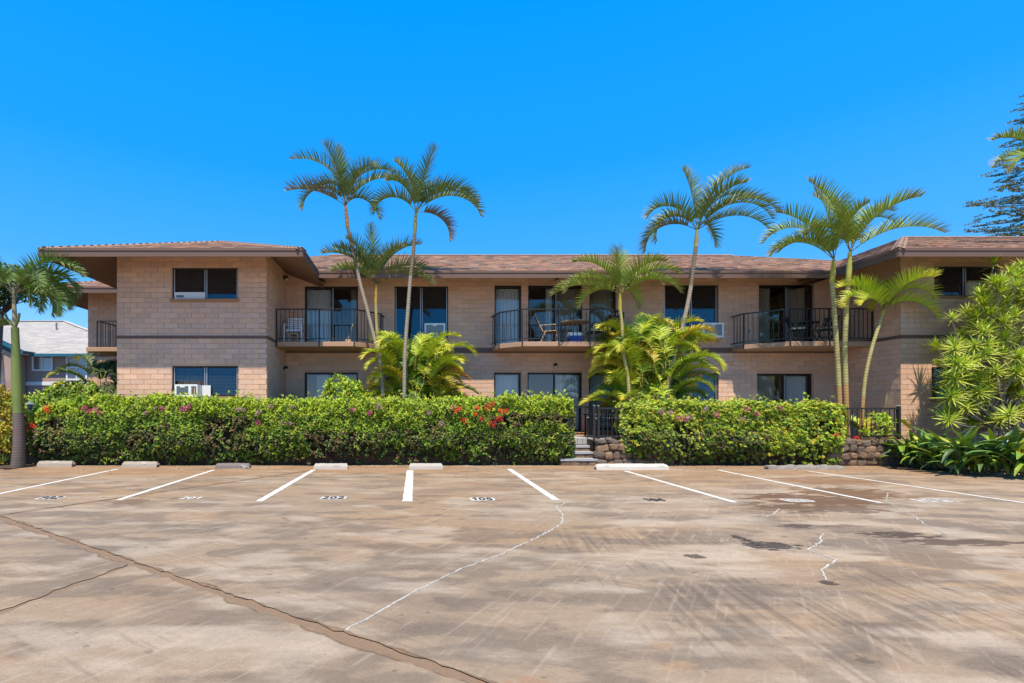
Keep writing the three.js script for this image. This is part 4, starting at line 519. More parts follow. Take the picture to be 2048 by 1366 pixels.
{ R = mul(77); const mk = (n, w, h0, h1) => { const L = []; for (let i = 0; i < n; i++) { const x = rr(-w, w), y = rr(h0, h1), out = x / w; let az = out > 0 ? rr(-60, 75) : rr(105, 240); if (Math.abs(out) < .5 || R() < .3) az = rr(35, 145); L.push([x * .8, y, az, lerp(58, 86, R()), rr(1.2, 1.75), rr(100, 150), R() < .12 ? yel : R() < .05 ? org : R() < .15 ? dkg : undefined]); } return L; };
  clump('bright areca palm clump under the two tall palms', 15.9, 832, 800, mk(125, .85, .3, 2.55), areca, 511, .42); clump('large areca palm clump with yellowing fronds below the window', 15.6, 1300, 800, mk(185, 1.05, .3, 2.95), areca, 512, .44, 'areca_palm', 11);
  clump('small dark palm growing behind the wing corner', 17.6, 216, 800, mk(20, .6, .6, 2.2), { ...areca, leaf: [.07, .13, .016] }, 513, .36, 'young_palm', 3); clump('young yellow green palm seedling at the foot of the slim trunks', 14.6, 1738, 815, [[0, .1, 10, 62, 1.3, 120], [0, .1, 170, 50, 1.6, 105, dkg], [0, .1, 60, 72, 1.0, 110, yel], [0, .1, 110, 75, 1.0, 100]], areca, 514, .3, 'young_palm', 1);
}
// thick palm at the lot's corner
{ R = mul(520); const D = 13.55, b = V(wx(36, D), 0, -D), o = thing('palm_tree', 'thick palm with a green crownshaft and shaggy fronds beside the hedge end', 'palm tree', null, b); const loc = (x, y) => at(x, y, D).sub(b); trunkOn(o, [V(0, 0, 0), loc(38, 880), loc(36, 826)], .14, .122, t => [.17, .13, .11], .07); shaftOn(o, loc(36, 826), loc(30, 655), .11, .09, [.16, .21, .055]); shaftOn(o, loc(30, 655), loc(27, 575), .05, .035, [.30, .25, .14]); for (const [dx, s] of [[-.14, 1], [.12, 1]]) { const m = new MB(); m.tube([loc(30, 655), loc(30, 650).add(V(dx, .1, .05)), loc(30, 640).add(V(dx * 1.5, .17, .08))], .035, 6, () => [.16, .19, .07]); m.build('leaf_base', M.bark, o); }
  addFronds(o, loc(27, 590), [[0, 68, 2.3, 120], [20, 62, 2.0, 150], [60, 64, 2.0, 165], [100, 60, 2.1, 160], [40, 50, 1.7, 150], [120, 66, 2.0, 165], [80, 48, 1.7, 150], [150, 60, 1.9, 140], [190, 56, 2.0, 120], [330, 50, 1.9, 110], [260, 60, 1.9, 110], [80, 75, 1.7, 140], [10, 40, 1.5, 140]], { leaf: [.17, .28, .04], tip: [.26, .32, .07], stalk: [.14, .12, .05], tipAt: .9 }, .44, { fluffy: 1, n: 80, petiole: .2, wid: .04, bend: .6 }); addFronds(o, loc(30, 650), [[180, 22, 1.3, 60], [176, 8, 1.4, 60]], palmGreen, .3); }
{ R = mul(521); const D = 16, b = V(wx(2120, D), .66, -D), o = thing('palm_tree', 'palm reaching in front of the tall pine', 'palm tree', null, b); const loc = (x, y) => at(x, y, D).sub(b); trunkOn(o, [V(0, 0, 0), loc(2110, 600), loc(2095, 400)], .08, .065, tallBark); shaftOn(o, loc(2095, 400), loc(2090, 345), .07, .05, [.3, .26, .07]); addFronds(o, loc(2090, 340), [[180, 50, 1.9, 100], [190, 30, 2.0, 95], [170, 66, 2, 90], [90, 80, 2, 60], [0, 60, 2, 100], [20, 40, 2, 90], [270, 60, 2, 80]], palmGold, .5); }

// ---- leafy shrubs and hedges: sprigs of small leaves
function leafGeo(L, W, fold = .25) { const m = new MB(); const pr = [[0, .1], [.3, .95], [.6, .85], [1, 0]]; for (let i = 0; i < 3; i++) { const [a, wa] = pr[i], [b, wb] = pr[i + 1]; for (const s of [-1, 1]) { const A = V(0, -a * a * .2 * L, a * L), B = V(0, -b * b * .2 * L, b * L), C = V(s * wb * W / 2, -b * b * .2 * L + fold * wb * W / 2, b * L), E = V(s * wa * W / 2, -a * a * .2 * L + fold * wa * W / 2, a * L); if (i === 2) s > 0 ? m.tri(A, E, B) : m.tri(A, B, E); else s > 0 ? m.quad(A, E, C, B) : m.quad(A, B, C, E); } } return m.geo(); }
function sprigGeo(n, L, W, seed) { const r0 = mul(seed), list = []; for (let i = 0; i < n; i++) { const g = leafGeo(L * (.75 + .5 * r0()), W * (.8 + .4 * r0())); g.rotateX(-.2 - 1.0 * r0()); g.rotateZ((r0() - .5) * .8); g.rotateY(i / n * 6.2832 + r0()); g.translate((r0() - .5) * L * .5, r0() * L * 1.1, (r0() - .5) * L * .5); list.push(g); } return mergeGeometries(list); }
function foliage(o, geo, spots, mat = M.leaf, name = 'foliage') { const im = new THREE.InstancedMesh(geo, mat, spots.length), m = new THREE.Matrix4(), q = new THREE.Quaternion(), q2 = new THREE.Quaternion(), up = V(0, 1, 0), s = V(1, 1, 1), c = new THREE.Color(); spots.forEach(([p, n, k, col], i) => { q.setFromUnitVectors(up, n.clone().normalize()); q2.setFromAxisAngle(up, R() * 6.2832); q.multiply(q2); s.setScalar(k); m.compose(p, q, s); im.setMatrixAt(i, m); c.setRGB(...col); im.setColorAt(i, c); }); im.name = name; im.userData.kind = 'stuff'; shadows(im); o.add(im); return im; }
const twigMat = std({ color: lin(.11, .075, .05), roughness: 1 });
function hedge(label, x0, x1, D0, D1, hf, seed, density, flowerSpots, palette) {
  R = mul(seed); const o = thing('flowering_hedge', label, 'hedge', 'clipped hedges along the lot', V(x0, 0, -(D0 + D1) / 2)), W = x1 - x0, hd = (D1 - D0) / 2, spots = [], sp = sprigGeo(8, .054, .036, seed);
  const bulge = (x, y) => .16 * (fbm(x * 1.1, y * 1.6, seed, 3) - .5) * 2 + .06 * (fbm(x * 4, y * 4, seed + 9, 2) - .5) * 2;
  const face = (x, y, h) => { const t = y / h; return hd * (t < .35 ? lerp(.52, .92, t / .35) : t > .8 ? Math.sqrt(Math.max(0.02, 1 - Math.pow((t - .8) / .22, 2))) * .95 : lerp(.92, .97, (t - .35) / .45)) + bulge(x + x0, y); };
  const n = Math.round(W * density); for (let i = 0; i < n; i++) {
    const x = rr(-.05, W + .05), h = hf(x + x0) + .10 * (fbm((x + x0) * 2.2, 3, seed + 2, 3) - .5) * 2, y = h * Math.pow(R(), .85) * 1.0; const thin = y < .42 * h ? smooth(0, .42 * h, y) * .75 + .18 : 1; if (R() > thin) continue; const patch = fbm((x + x0) * .8, y * 1.3, seed + 4, 3); if (y < .72 * h && R() < smooth(.5, .72, patch) * .75) continue;
    const endT = Math.min(x, W - x), er = Math.min(1, Math.sqrt(Math.max(0, endT + .12)) * 1.5), back = R() < .16, z = face(x, y, h) * er * (back ? -1 : 1) - Math.pow(R(), 2) * .13 * (back ? -1 : 1), tt = y / h; const nr = V(endT < .15 ? (x < .5 ? -1 : 1) : rr(-.5, .5), .8 + 1.3 * smooth(.72, 1, tt) + rr(-.4, .4), back ? -1 : .9);
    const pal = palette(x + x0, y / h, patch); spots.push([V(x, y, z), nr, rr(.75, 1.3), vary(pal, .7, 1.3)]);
  }
  const nt = Math.round(W * density * .28); for (let i = 0; i < nt; i++) { const x = rr(0, W), h = hf(x + x0) + .10 * (fbm((x + x0) * 2.2, 3, seed + 2, 3) - .5) * 2, z = rr(-.85, .85) * hd, e = Math.abs(z) / hd; spots.push([V(x, h * (1 - .12 * e * e) + rr(-.08, .05) + (R() < .07 ? Math.pow(R(), 2) * .26 : 0), z), V(rr(-.5, .5), 1, rr(-.2, .6)), rr(.75, 1.3), vary(palette(x + x0, 1, .3), .75, 1.3)]); }
  foliage(o, sp, spots);
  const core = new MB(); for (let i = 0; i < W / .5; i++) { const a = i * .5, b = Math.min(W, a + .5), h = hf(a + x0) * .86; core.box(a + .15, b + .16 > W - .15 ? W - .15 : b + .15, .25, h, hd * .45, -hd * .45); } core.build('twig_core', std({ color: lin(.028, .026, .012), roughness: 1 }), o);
  const tw = new MB(); for (let i = 0; i < W * 9; i++) { const x = rr(.1, W - .1), z = rr(-.3, .5) * hd, p = V(x, 0, z), e = V(x + rr(-.4, .4), rr(.5, 1.1), hd * rr(.3, .95)), mid = p.clone().lerp(e, .5).add(V(rr(-.12, .12), 0, rr(-.1, .1))); tw.tube([p, mid, e], t => lerp(.011, .003, t), 4); } tw.build('branches', twigMat, o).userData.kind = 'stuff';
  for (const [px, py, c, s] of flowerSpots) { const D = (D0 + D1) / 2 - hd * 1.12, p = at(px, py, D).sub(o.position); const m = new MB(), r = s || .08; for (let i = 0; i < 40; i++) { m.col = vary(c, .75, 1.3); const a = V(rr(-1, 1), rr(-1, 1), rr(-.5, 1)).normalize(), q = p.clone().addScaledVector(a, r * Math.cbrt(R())); const d = V(rr(-1, 1), rr(-.4, 1), rr(-.2, 1)).normalize(), sd = d.clone().cross(V(rr(-1, 1), rr(-1, 1), rr(-1, 1))).normalize(); m.blade(q, d, sd, .036, .032, .2, 2, t => [.4, 1, .15][Math.round(t * 2)]); } m.build('blossom', M.petal, o); }
  return o;
}
const red = [.80, .03, .025], orange = [.85, .14, .02], pink = [.55, .10, .24], dust = [.45, .27, .28];
{ R = mul(600); const fl = [[985, 848, red, .10], [1000, 838, red, .10], [1002, 822, orange, .09], [975, 815, red, .09], [928, 842, red, .09], [918, 818, red, .07], [912, 822, orange, .06], [952, 829, orange, .05], [963, 838, red, .06], [905, 816, pink, .07], [985, 808, red, .06], [1012, 822, red, .06], [955, 816, red, .06], [67, 852, red, .08], [93, 815, orange, .07], [97, 822, orange, .07], [170, 817, [.55, .03, .16], .09], [180, 822, [.55, .03, .16], .08], [192, 818, pink, .09], [200, 826, pink, .08], [53, 858, red, .05]]; for (let i = 0; i < 20; i++) { const x = rr(200, 900); fl.push([x, 812 + Math.abs(rr(-6, 40)) * (R() < .7 ? .4 : 1), R() < .3 ? pink : dust, rr(.05, .09)]); }
  const inR = (x, a, b) => smooth(a - .3, a, x) * (1 - smooth(b, b + .3, x));
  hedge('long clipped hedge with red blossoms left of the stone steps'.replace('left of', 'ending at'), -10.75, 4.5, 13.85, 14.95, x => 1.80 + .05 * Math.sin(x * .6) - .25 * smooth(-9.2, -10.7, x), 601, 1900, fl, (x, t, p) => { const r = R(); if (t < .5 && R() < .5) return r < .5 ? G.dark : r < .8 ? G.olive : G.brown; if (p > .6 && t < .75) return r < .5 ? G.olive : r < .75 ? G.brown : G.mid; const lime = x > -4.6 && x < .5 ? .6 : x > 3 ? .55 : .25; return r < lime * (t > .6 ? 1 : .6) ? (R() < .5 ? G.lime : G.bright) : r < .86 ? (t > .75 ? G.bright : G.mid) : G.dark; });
  const f2 = []; for (let i = 0; i < 9; i++) f2.push([rr(1290, 1570), 812 + Math.abs(rr(-3, 26)), R() < .35 ? pink : dust, rr(.05, .08)]); f2.push([1368, 838, pink, .09], [1432, 829, pink, .08], [1355, 836, pink, .07], [1712, 876, red, .05], [1672, 870, orange, .04]);
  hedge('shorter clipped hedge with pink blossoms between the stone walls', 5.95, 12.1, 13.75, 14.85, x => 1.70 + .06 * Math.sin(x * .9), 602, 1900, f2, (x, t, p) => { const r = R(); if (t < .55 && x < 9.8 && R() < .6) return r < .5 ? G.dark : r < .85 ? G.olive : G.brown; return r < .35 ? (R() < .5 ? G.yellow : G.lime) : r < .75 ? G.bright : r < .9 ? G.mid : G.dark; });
}
{ R = mul(605); const sp = [], g = leafGeo(.055, .032); for (let i = 0; i < 420; i++) { const e = Math.pow(R(), 2.2) * 2.2, X = rr(-11, 15.5), D = 13.75 - e; sp.push([V(X, .008, -D), V(rr(-.25, .25), 1, rr(-.25, .25)), rr(.6, 1.2), vary(R() < .6 ? [.17, .10, .045] : R() < .7 ? [.26, .19, .06] : [.13, .19, .03], .6, 1.3)]); } const o = thing('leaf_litter', 'dry fallen leaves scattered along the hedge foot', 'leaves'); o.userData.kind = 'stuff'; foliage(o, g, sp, M.leaf, 'leaves'); }
function bush(name, label, cat, p, rx, ry, rz, n, L, W, cols, seed, opt = {}) {
  R = mul(seed); const o = thing(name, label, cat, opt.group, p), sp = [], g = sprigGeo(opt.per || 6, L, W, seed); for (let i = 0; i < n; i++) { const d = V(rr(-1, 1), rr(-.55, 1), rr(-1, 1)).normalize(), k = lerp(.55, 1, Math.sqrt(R())) * (1 + .3 * (fbm(d.x * 2.3 + seed, d.y * 2.3 + d.z * 1.7, seed, 3) - .5) * 2); sp.push([V(d.x * rx * k, ry + d.y * ry * k, d.z * rz * k), d.clone().add(V(0, .5, 0)), rr(.75, 1.25), vary(cols[Math.floor(R() * cols.length)], .75, 1.25)]); } foliage(o, g, sp);
  const st = new MB(); for (let i = 0; i < 7; i++) { const e = V(rr(-.6, .6) * rx, rr(.8, 1.4) * ry, rr(-.6, .6) * rz); st.tube([V(e.x * .15, opt.low || 0, e.z * .15), e.clone().multiplyScalar(.5), e], t => lerp(.02, .006, t), 5); } st.build('stems', twigMat, o).userData.kind = 'stuff'; return o;
}
bush('garden_shrub', 'bright lime shrub in front of the ground floor glass door', 'shrub', V(wx(688, 15.3), .66, -15.3), .66, .98, .5, 620, .11, .06, [G.lime, G.bright, G.bright, G.mid], 610);
bush('garden_shrub', 'leafy green shrub behind the hedge below the neighbouring house', 'shrub', V(wx(140, 17), .66, -17), .95, .95, .7, 1000, .11, .065, [G.bright, G.mid, G.mid, G.dark, G.lime], 611); bush('garden_shrub', 'low light green shrub row beside the lantern', 'shrub', V(wx(86, 18), .66, -18), 1.0, .78, .6, 800, .08, .05, [G.lime, G.bright, G.mid], 612);
bush('croton_bush', 'yellow and orange croton bush behind the thick palm trunk', 'shrub', V(wx(-2, 14.0), .02, -14.05), .62, 1.08, .42, 1100, .10, .045, [[.62, .48, .02], [.66, .42, .02], [.50, .48, .03], [.34, .38, .03]], 613); bush('garden_shrub', 'thin leafy shrub climbing the black fence', 'shrub', V(wx(1755, 14), .70, -13.98), .35, .36, .15, 70, .085, .05, [G.bright, G.mid, G.lime], 614); bush('garden_shrub', 'small dark seedling against the wing side wall', 'shrub', V(wx(548, 15.6), .66, -15.7), .16, .55, .16, 60, .07, .04, [G.dark, G.mid], 615);
{ R = mul(616); const o = thing('spiky_plant', 'small spiky plant under the croton bush', 'plant', null, V(wx(3, 13.0), .03, -13.0)); const m = new MB(); for (let i = 0; i < 40; i++) { const a = R() * 6.28, e = rr(.3, 1.3); m.col = vary([.16, .24, .03]); m.blade(V(0, .15, 0), V(Math.cos(a) * Math.cos(e), Math.sin(e), Math.sin(a) * Math.cos(e)), V(-Math.sin(a), 0, Math.cos(a)), rr(.25, .42), .014, .5, 3); } m.build('leaves', M.frond, o); }
{ const o = thing('garden_lantern', 'small green path lantern above the hedge', 'lantern', null, V(wx(60, 15.4), .66, -15.4)); const p = new THREE.CylinderGeometry(.08, .09, .95, 12); p.translate(0, .475, 0); mesh('post', p, std({ color: lin(.05, .07, .06) }), o); const c = new THREE.ConeGeometry(.15, .11, 16); c.translate(0, 1.13, 0); mesh('cap', c, std({ color: lin(.16, .22, .20) }), o); const g = new THREE.CylinderGeometry(.075, .075, .13, 12); g.translate(0, 1.01, 0); mesh('lens', g, std({ color: lin(.25, .27, .24), roughness: .3 }), o); }

// ---- dracaena: grey stems ending in rosettes of sword leaves
{ R = mul(630); const D = 13.7, b = V(wx(2000, D), .05, -D), o = thing('dracaena_tree', 'tall dracaena with grey stems and spiky lime rosettes', 'dracaena', null, b);
  const rosette = seed => { const r0 = mul(seed), m = new MB(); for (let i = 0; i < 42; i++) { const t = i / 42, a = i * 2.4 + r0() * .4, e = lerp(1.35, -.25, Math.pow(t, .8)) + (r0() - .5) * .2, k = .75 + .5 * r0(); m.col = [.42 * k * (1 + .3 * t), .56 * k, .03 * k]; m.blade(V(0, .12 * (1 - t), 0), V(Math.cos(a) * Math.cos(e), Math.sin(e), Math.sin(a) * Math.cos(e)), V(-Math.sin(a), 0, Math.cos(a)), (.27 + .12 * r0()) * (t < .15 ? .7 : 1), .030, .3, 3, q => [.7, 1, .75, .05][Math.round(q * 3)]); } return m.geo(); };
  const ros = [1, 2, 3, 4].map(k => rosette(640 + k)), tips = [[1985, 535], [2035, 575], [1955, 590], [1990, 605], [2030, 640], [1932, 635], [1965, 660], [2005, 660], [1905, 640], [1930, 680], [1975, 700], [2020, 700], [1895, 705], [1880, 730], [1915, 735], [1955, 735], [1995, 745], [2035, 745], [1890, 760], [1925, 775], [1965, 790], [2010, 770], [2040, 800], [1945, 815], [1980, 835], [2020, 830], [1915, 795], [2045, 690], [2045, 540], [1970, 575], [2000, 570], [1945, 700], [2015, 610], [1985, 640], [1875, 700], [2060, 600], [2070, 660], [2080, 740], [2060, 780], [1970, 620], [1950, 640], [1990, 680], [2030, 720], [1960, 760], [2000, 720], [2020, 790], [1935, 745]]; for (let i = 0; i < 190; i++) { const py = rr(545, 850); tips.push([rr(lerp(1990, 1890, clamp((py - 560) / 160)), 2085), py]); }
  const joints = Array.from({ length: 9 }, (_, i) => { const px = 1945 + i * 16; return [V(wx(1985 + (i - 4) * 9, D), .05, -D + rr(-.4, .3)).sub(b), at(px, 770 - rr(0, 40), D + rr(-.5, .4)).sub(b)]; });
  joints.forEach(([p, q]) => { const m = new MB(); m.tube(new THREE.CatmullRomCurve3([p, p.clone().lerp(q, .5).add(V(rr(-.08, .08), 0, rr(-.1, .1))), q]).getPoints(10), t => lerp(.05, .03, t), 7, () => vary([.26, .225, .19], .85, 1.15)); m.build('stem', M.bark, o); });
  tips.forEach(([px, py], i) => { const e = at(px + rr(-4, 4), py + rr(-4, 4), D + rr(-.75, .6)).sub(b); let best = joints[0][1]; for (const [, q] of joints) if (q.y < e.y - .1 && q.distanceTo(e) < best.distanceTo(e)) best = q; if (best.y > e.y) best = joints[i % 9][0].clone().lerp(joints[i % 9][1], .4); const m = new MB(), mid = best.clone().lerp(e, .55).add(V(0, -.1, 0)); m.tube(new THREE.CatmullRomCurve3([best, mid, e]).getPoints(6), t => lerp(.024, .014, t), 6, () => [.29, .255, .21]); m.build('branch', M.bark, o); const s = mesh('rosette', ros[i % 4], M.frond, o); s.position.copy(e); const dv = e.clone().sub(mid).normalize().add(V(rr(-.2, .2), .6, rr(0, .5))).normalize(); s.quaternion.setFromUnitVectors(V(0, 1, 0), dv); s.rotateY(R() * 6.28); s.scale.setScalar(rr(.75, 1.2)); });
}
// ---- lily and bird of paradise bed at the right end
{ R = mul(650); const lance = (L, W, arch, c) => { const m = new MB(), n = 6, P = []; let p = V(0, 0, 0), a = 1.25; for (let i = 0; i <= n; i++) { P.push(p.clone()); p = p.clone().add(V(Math.cos(a) * L / n, Math.sin(a) * L / n, 0)); a -= arch / n; } for (let i = 0; i < n; i++) { const w = t => W * Math.pow(Math.sin(Math.PI * clamp(t * .93 + .05)), .75) / 2, w0 = w(i / n), w1 = w((i + 1) / n); for (const s of [-1, 1]) { m.col = vary(c, .92, 1.08); const A = P[i], B = P[i + 1], C = B.clone().add(V(0, w1 * .35, s * w1)), E = A.clone().add(V(0, w0 * .35, s * w0)); s > 0 ? m.quad(E, C, B, A) : m.quad(A, B, C, E); } } return m.geo(); };
  const cols = [[.08, .16, .04], [.12, .23, .04], [.20, .32, .03], [.07, .14, .045], [.34, .42, .03], [.16, .27, .035], [.12, .20, .06], [.26, .38, .03]]; const vs = cols.map((c, i) => lance(1, .10 + (i % 3) * .025, .9 + (i % 4) * .45, c)), waxy = new THREE.MeshPhysicalMaterial({ color: lin(1, 1, 1), vertexColors: true, roughness: .38, transmission: .15, thickness: 0, side: THREE.DoubleSide });
  const plant = (px, py, n, s, label, flower, dk) => { const [X, D] = onLot(px, py), o = thing('lily_plant', label, 'lily plant', 'broad leaved plants in the corner bed', V(X, .03, -D)); for (let i = 0; i < n; i++) { const m = mesh('leaf', vs[Math.floor(R() * (dk ? 4 : 8))], waxy, o); m.position.set(rr(-.3, .3), rr(0, .35), rr(-.25, .25)); m.rotation.order = 'YXZ'; m.rotation.y = R() * 6.28; m.rotation.z = rr(-.55, .35); m.rotation.x = rr(-.3, .3); m.scale.setScalar(s * rr(.65, 1.15)); }
    const st = new MB(); for (let i = 0; i < 12; i++) { const e = V(rr(-.35, .35), rr(.2, .6), rr(-.3, .3)); st.col = [.15, .12, .06]; st.tube([V(e.x * .4, 0, e.z * .4), e], .012, 5); } st.build('stalks', M.bark, o); if (flower) { const f = new MB(); for (let i = 0; i < 12; i++) { f.col = vary([.75, .20, .01]); f.blade(V(flower[0], flower[1], flower[2]), V(rr(-1, 1), rr(.1, 1), rr(0, 1)), V(rr(-1, 1), 0, rr(-1, 1)), .14, .03, .3, 2, t => [.6, 1, .1][Math.round(t * 2)]); } f.build('flower', M.petal, o); } };
  plant(1830, 935, 70, 1.0, 'dark leaved lily plant hanging over the stone wall end', null, true); plant(1872, 940, 66, .95, 'dense lily plant with drooping leaves along the lot edge', null, false); plant(1925, 948, 70, 1.0, 'lily plant with dry leaves at the wing window', null, false); plant(1975, 950, 70, 1.05, 'bird of paradise plant with an orange flower', [.1, .85, .25], false); plant(2030, 955, 70, 1.05, 'broad leaved plant beneath the dracaena stems', [-.3, .55, .35], false); plant(1900, 905, 56, 1.15, 'tall dark lily plant against the wing wall', null, true); plant(1990, 912, 64, 1.35, 'tall yellow green ginger plant under the dracaena', null, false); plant(2075, 930, 54, 1.25, 'large leaved plant at the end of the corner bed', null, false); plant(1815, 915, 26, .8, 'small dark lily plant in front of the fence corner', null, true);
}
// ---- tall tiered pine and the broadleaf tree far behind
{ R = mul(660); const D = 42, b = V(wx(2085, D), .3, -D), o = thing('tiered_pine', 'tall dark tiered pine beyond the wing roof', 'pine tree', null, b), H = wy(120, D) - .3; const t = new MB(); t.col = [.10, .075, .06]; t.tube([V(0, 0, 0), V(0, H * .5, 0), V(0, H, 0)], k => lerp(.4, .05, k), 8); t.build('trunk', M.bark, o);
  const tuft = s => { const r0 = mul(s), m = new MB(); for (let i = 0; i < 46; i++) { const k = r0(); m.col = [.17 + .12 * k, .17 + .10 * k, .07]; const x = (r0() - .5) * 1.0; m.blade(V(x, (r0() - .5) * .1, (r0() - .5) * .2), V((r0() - .3) * 1.2, .5 + r0() * .6, (r0() - .5) * 1.4), V(r0() - .5, 0, r0() - .5), .16 + .22 * r0(), .055, -.2, 2, q => [.8, 1, .2][Math.round(q * 2)]); } return m.geo(); }; const tf = [1, 2, 3].map(k => tuft(670 + k));
  for (let y = 7; y < H - .6; y += 1.05) { const len = clamp((H - y) * .36, .7, 5.2), n = 7; for (let k = 0; k < n; k++) { const a = k / n * 6.2832 + y * 1.3 + rr(-.2, .2), L = len * rr(.75, 1.1), dir = V(Math.cos(a), .03, Math.sin(a)), p0 = V(0, y, 0), e = p0.clone().addScaledVector(dir, L).add(V(0, rr(-.1, .35), 0)); const m = new MB(); m.col = [.09, .07, .055]; m.tube([p0, p0.clone().lerp(e, .5).add(V(0, -.1, 0)), e], q => lerp(.05, .015, q), 4); const parts = [m.geo()]; const nt = Math.max(4, Math.round(L * 2.7)); for (let i = 0; i < nt; i++) { const q = lerp(.25, 1.0, (i + R()) / nt), side = V(-dir.z, 0, dir.x).multiplyScalar(rr(-1, 1) * .55 * Math.sqrt(q) * (L / 3)), g = tf[Math.floor(R() * 3)].clone(); g.scale(rr(.7, 1.15), rr(.45, .7), rr(.6, .9)); g.rotateY(-a + rr(-.5, .5)); const pp = p0.clone().lerp(e, q).add(side).add(V(0, rr(-.08, .12), 0)); g.translate(pp.x, pp.y, pp.z); parts.push(g); } mesh('branch', mergeGeometries(parts), M.frond, o); } } }
{ R = mul(680); const D = 27, b = V(wx(-10, D), .3, -D), o = thing('broadleaf_tree', 'dark broadleaf tree between the palm and the grey roof', 'tree', null, b), c = at(12, 590, D).sub(b); const t = new MB(); t.col = [.12, .09, .07]; t.tube([V(0, 0, 0), V(.1, 2.5, 0), c.clone().add(V(-.2, -1, 0))], k => lerp(.2, .08, k), 8); for (let i = 0; i < 14; i++) { const e = c.clone().add(V(rr(-1.6, 1.7), rr(-1, 1.2), rr(-1.2, 1.2))); t.tube([c.clone().add(V(-.2, -1.1, 0)), c.clone().lerp(e, .5).add(V(0, -.3, 0)), e], k => lerp(.05, .012, k), 5); } t.build('trunk', M.bark, o); const g = sprigGeo(7, .17, .10, 681), sp = []; for (let i = 0; i < 900; i++) { const cl = Math.floor(R() * 14), r2 = mul(690 + cl), cc = c.clone().add(V((r2() - .5) * 3.1, (r2() - .5) * 2.0, (r2() - .5) * 2.4)), d = V(rr(-1, 1), rr(-.8, 1), rr(-1, 1)).normalize(); sp.push([cc.addScaledVector(d, .62 * Math.sqrt(R())), d.add(V(0, .6, 0)), rr(.8, 1.3), vary([.07, .13, .015], .6, 1.4)]); } foliage(o, g, sp, M.leaf, 'crown'); }

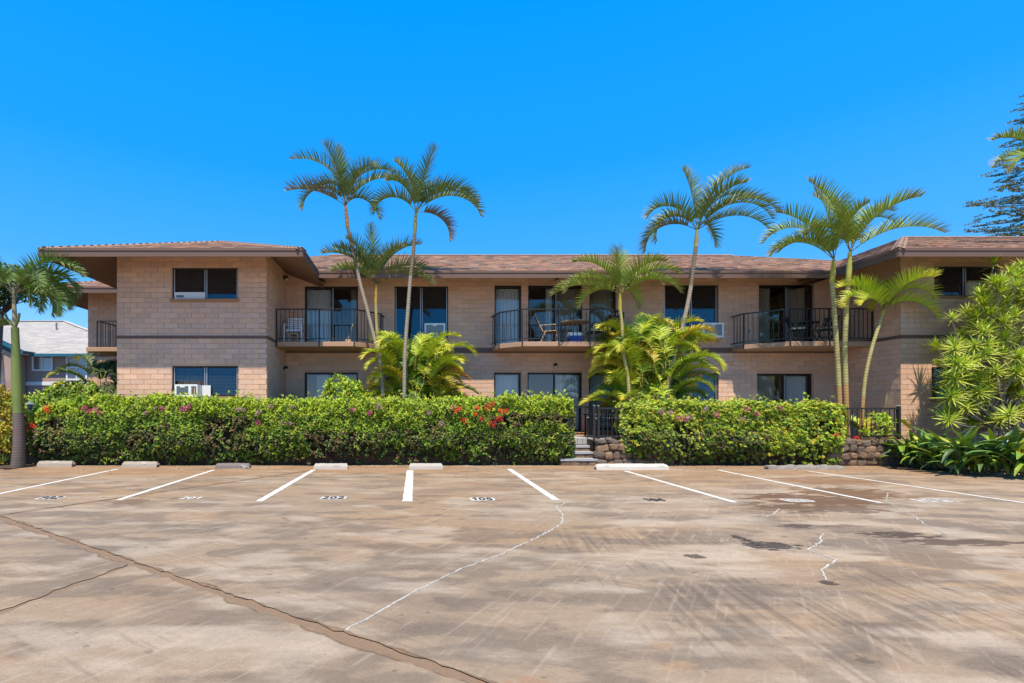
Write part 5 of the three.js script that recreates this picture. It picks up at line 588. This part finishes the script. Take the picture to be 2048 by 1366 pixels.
// ------------------------------------------------------------------ neighbouring house
{ R = mul(700); const D = 32, o = thing('neighbour_house', 'brown sided house with a pale grey roof and teal trim', 'house'), X = p => wx(p, D), Y = p => wy(p, D); const yE = Y(708), ridgeD = 37, yR = CAMH + (820 - 643) * ridgeD / FPX;
  const body = new MB(); body.box(X(-250), X(400), 0, yE, -D - .5, -D - 9.5); body.build('wall', M.siding, o); const sd = new MB(); for (let y = .3; y < yE - .05; y += .14) { const a = V(X(-250), y, -D - .47), bq = V(X(400), y, -D - .47); sd.quad(a, bq, bq.clone().add(V(0, .14, -.025)), a.clone().add(V(0, .14, -.025))); sd.quad(a.clone().add(V(0, 0, -.03)), bq.clone().add(V(0, 0, -.03)), bq, a); } sd.build('siding_boards', M.siding, o).userData.kind = 'stuff';
  const rf = new MB(), tone = () => { const k = rr(.85, 1.15); return [.42 * k, .39 * k, .36 * k]; }, x0 = X(-300), x1 = X(300), hipX = wx(130, ridgeD), n = 34; for (let i = 0; i < n; i++) { const s0 = i / n, s1 = (i + 1) / n + .01; let u = x0; const e = lerp(x1, hipX, s0); while (u < e) { const v = Math.min(e, u + rr(.3, .8)); rf.col = tone(); rf.uo = [R() * 3, R() * 3]; const P = (x, s, h) => V(x, lerp(yE, yR, s) + h, -lerp(D - .1, ridgeD, s)); rf.quad(P(u, s0, .025), P(v, s0, .025), P(v, s1, .004), P(u, s1, .004)); rf.quad(P(u, s0, 0), P(v, s0, 0), P(v, s0, .025), P(u, s0, .025)); u = v; } } rf.col = [.4, .37, .34]; rf.quad(V(x1, yE, -D + .1), V(x1, yE, -D - 10), V(hipX, yR, -ridgeD), V(hipX, yR, -ridgeD)); rf.quad(V(x1, yE, -D - 10), V(x0, yE, -D - 10), V(x0, yR, -ridgeD), V(hipX, yR, -ridgeD)); rf.build('roof', M.shingle, o);
  const cap = new MB(); cap.col = [.55, .52, .48]; cap.bar(V(x1, yE + .02, -D + .1), V(hipX, yR + .03, -ridgeD), .3, .05); cap.bar(V(x0, yR + .03, -ridgeD), V(hipX, yR + .03, -ridgeD), .3, .05); cap.build('ridge_cap', M.shingle, o); const vp = new THREE.CylinderGeometry(.06, .06, .45, 10); vp.translate(wx(113, 35.5), wy(652, 35.5), -35.5); mesh('vent_pipe', vp, M.grille, o);
  const fa = new MB(); fa.box(X(60), x1, yE - .16, yE + .02, -D + .13, -D + .08); fa.build('fascia', M.teal, o); const so = new MB(); so.box(X(-300), x1, yE - .05, yE - .02, -D + .08, -D - .6); so.build('soffit', M.white, o);
  // gable roof edge coming forward at the left
  const ga = V(X(68), yE - .02, -D + .9), gb = V(X(-110), yE + (X(68) - X(-110)) * .5, -D + .9); const gm = new MB(); gm.bar(ga, gb, .05, .24); gm.build('gable_board', M.teal, o); const gr = new MB(); gr.col = [.42, .39, .36]; gr.quad(ga.clone().add(V(.1, .12, .05)), ga.clone().add(V(.1, .12, -2.8)), gb.clone().add(V(0, .12, -2.8)), gb.clone().add(V(0, .12, .05))); gr.build('gable_roof', M.shingle, o); const gw = new MB(); gw.box(X(-110), X(42), 0, yE - .1, -D + .6, -D - .4); gw.tri(V(X(-110), yE - .1, -D + .6), V(X(42), yE - .1, -D + .6), V(X(-110), yE + 2.3, -D + .6)); gw.build('gable_wall', M.siding, o); const cb = new MB(); cb.box(X(39), X(43), .2, Y(690), -D + .66, -D + .55); cb.build('corner_board', M.white, o);
  const win = (p0, p1, q0, q1, mids, cross, name) => { const f = new MB(), z = -D - .40, t = .11; f.box(X(p0), X(p1), Y(q0) - t, Y(q0), z, z - .06); f.box(X(p0), X(p1), Y(q1), Y(q1) + t, z, z - .06); f.box(X(p0), X(p0) + t, Y(q1) + t, Y(q0) - t, z, z - .06); f.box(X(p1) - t, X(p1), Y(q1) + t, Y(q0) - t, z, z - .06); for (const m of mids) f.box(X(m) - .03, X(m) + .03, Y(q1) + t, Y(q0) - t, z - .003, z - .06); if (cross) f.box(X(p0) + t, X(p1) - t, Y(cross) - .03, Y(cross) + .03, z - .006, z - .06); const w = f.build('window', M.white, o); const g = new MB(); g.quad(V(X(p0) + t, Y(q1) + t, z - .04), V(X(p1) - t, Y(q1) + t, z - .04), V(X(p1) - t, Y(q0) - t, z - .04), V(X(p0) + t, Y(q0) - t, z - .04)); g.build('pane', M.glass, w); const c = new MB(); c.box(X((p0 + p1) / 2), X(p1) - t, Y(q1) + t, Y(q0) - t, z - .058, z - .068); c.build('blind', std({ color: lin(.45, .5, .58) }), w); };
  win(54, 96, 708.5, 741, [75], 0); win(123, 166, 711, 760, [144], 734);
  const tr = new MB(); tr.box(X(42), X(170), Y(770), Y(763), -D - .41, -D - .5); tr.build('trim_board', M.white, o); const dk = new MB(); dk.box(X(-110), X(26), Y(771), Y(764), -D + 2.0, -D + .55); dk.build('deck', M.white, o); const dr = new MB(); dr.box(X(-110), X(22), Y(738), Y(735), -D + 1.98, -D + 1.9); dr.build('deck_rail', M.white, o); const bg = new THREE.BoxGeometry(.06, Y(736) - Y(765), .05); for (let p = -10; p < 22; p += 3.2) { const q = mesh('deck_baluster', bg, M.white, o); q.position.set(X(p), (Y(736) + Y(765)) / 2, -D + 1.94); }
  const aw = new MB(); aw.quad(V(X(-110), Y(722), -D + 1.3), V(X(24), Y(722), -D + 1.3), V(X(22), Y(706), -D + .6), V(X(-110), Y(706), -D + .6)); aw.build('white_awning', M.white, o);
}
renderer.render(scene, camera);
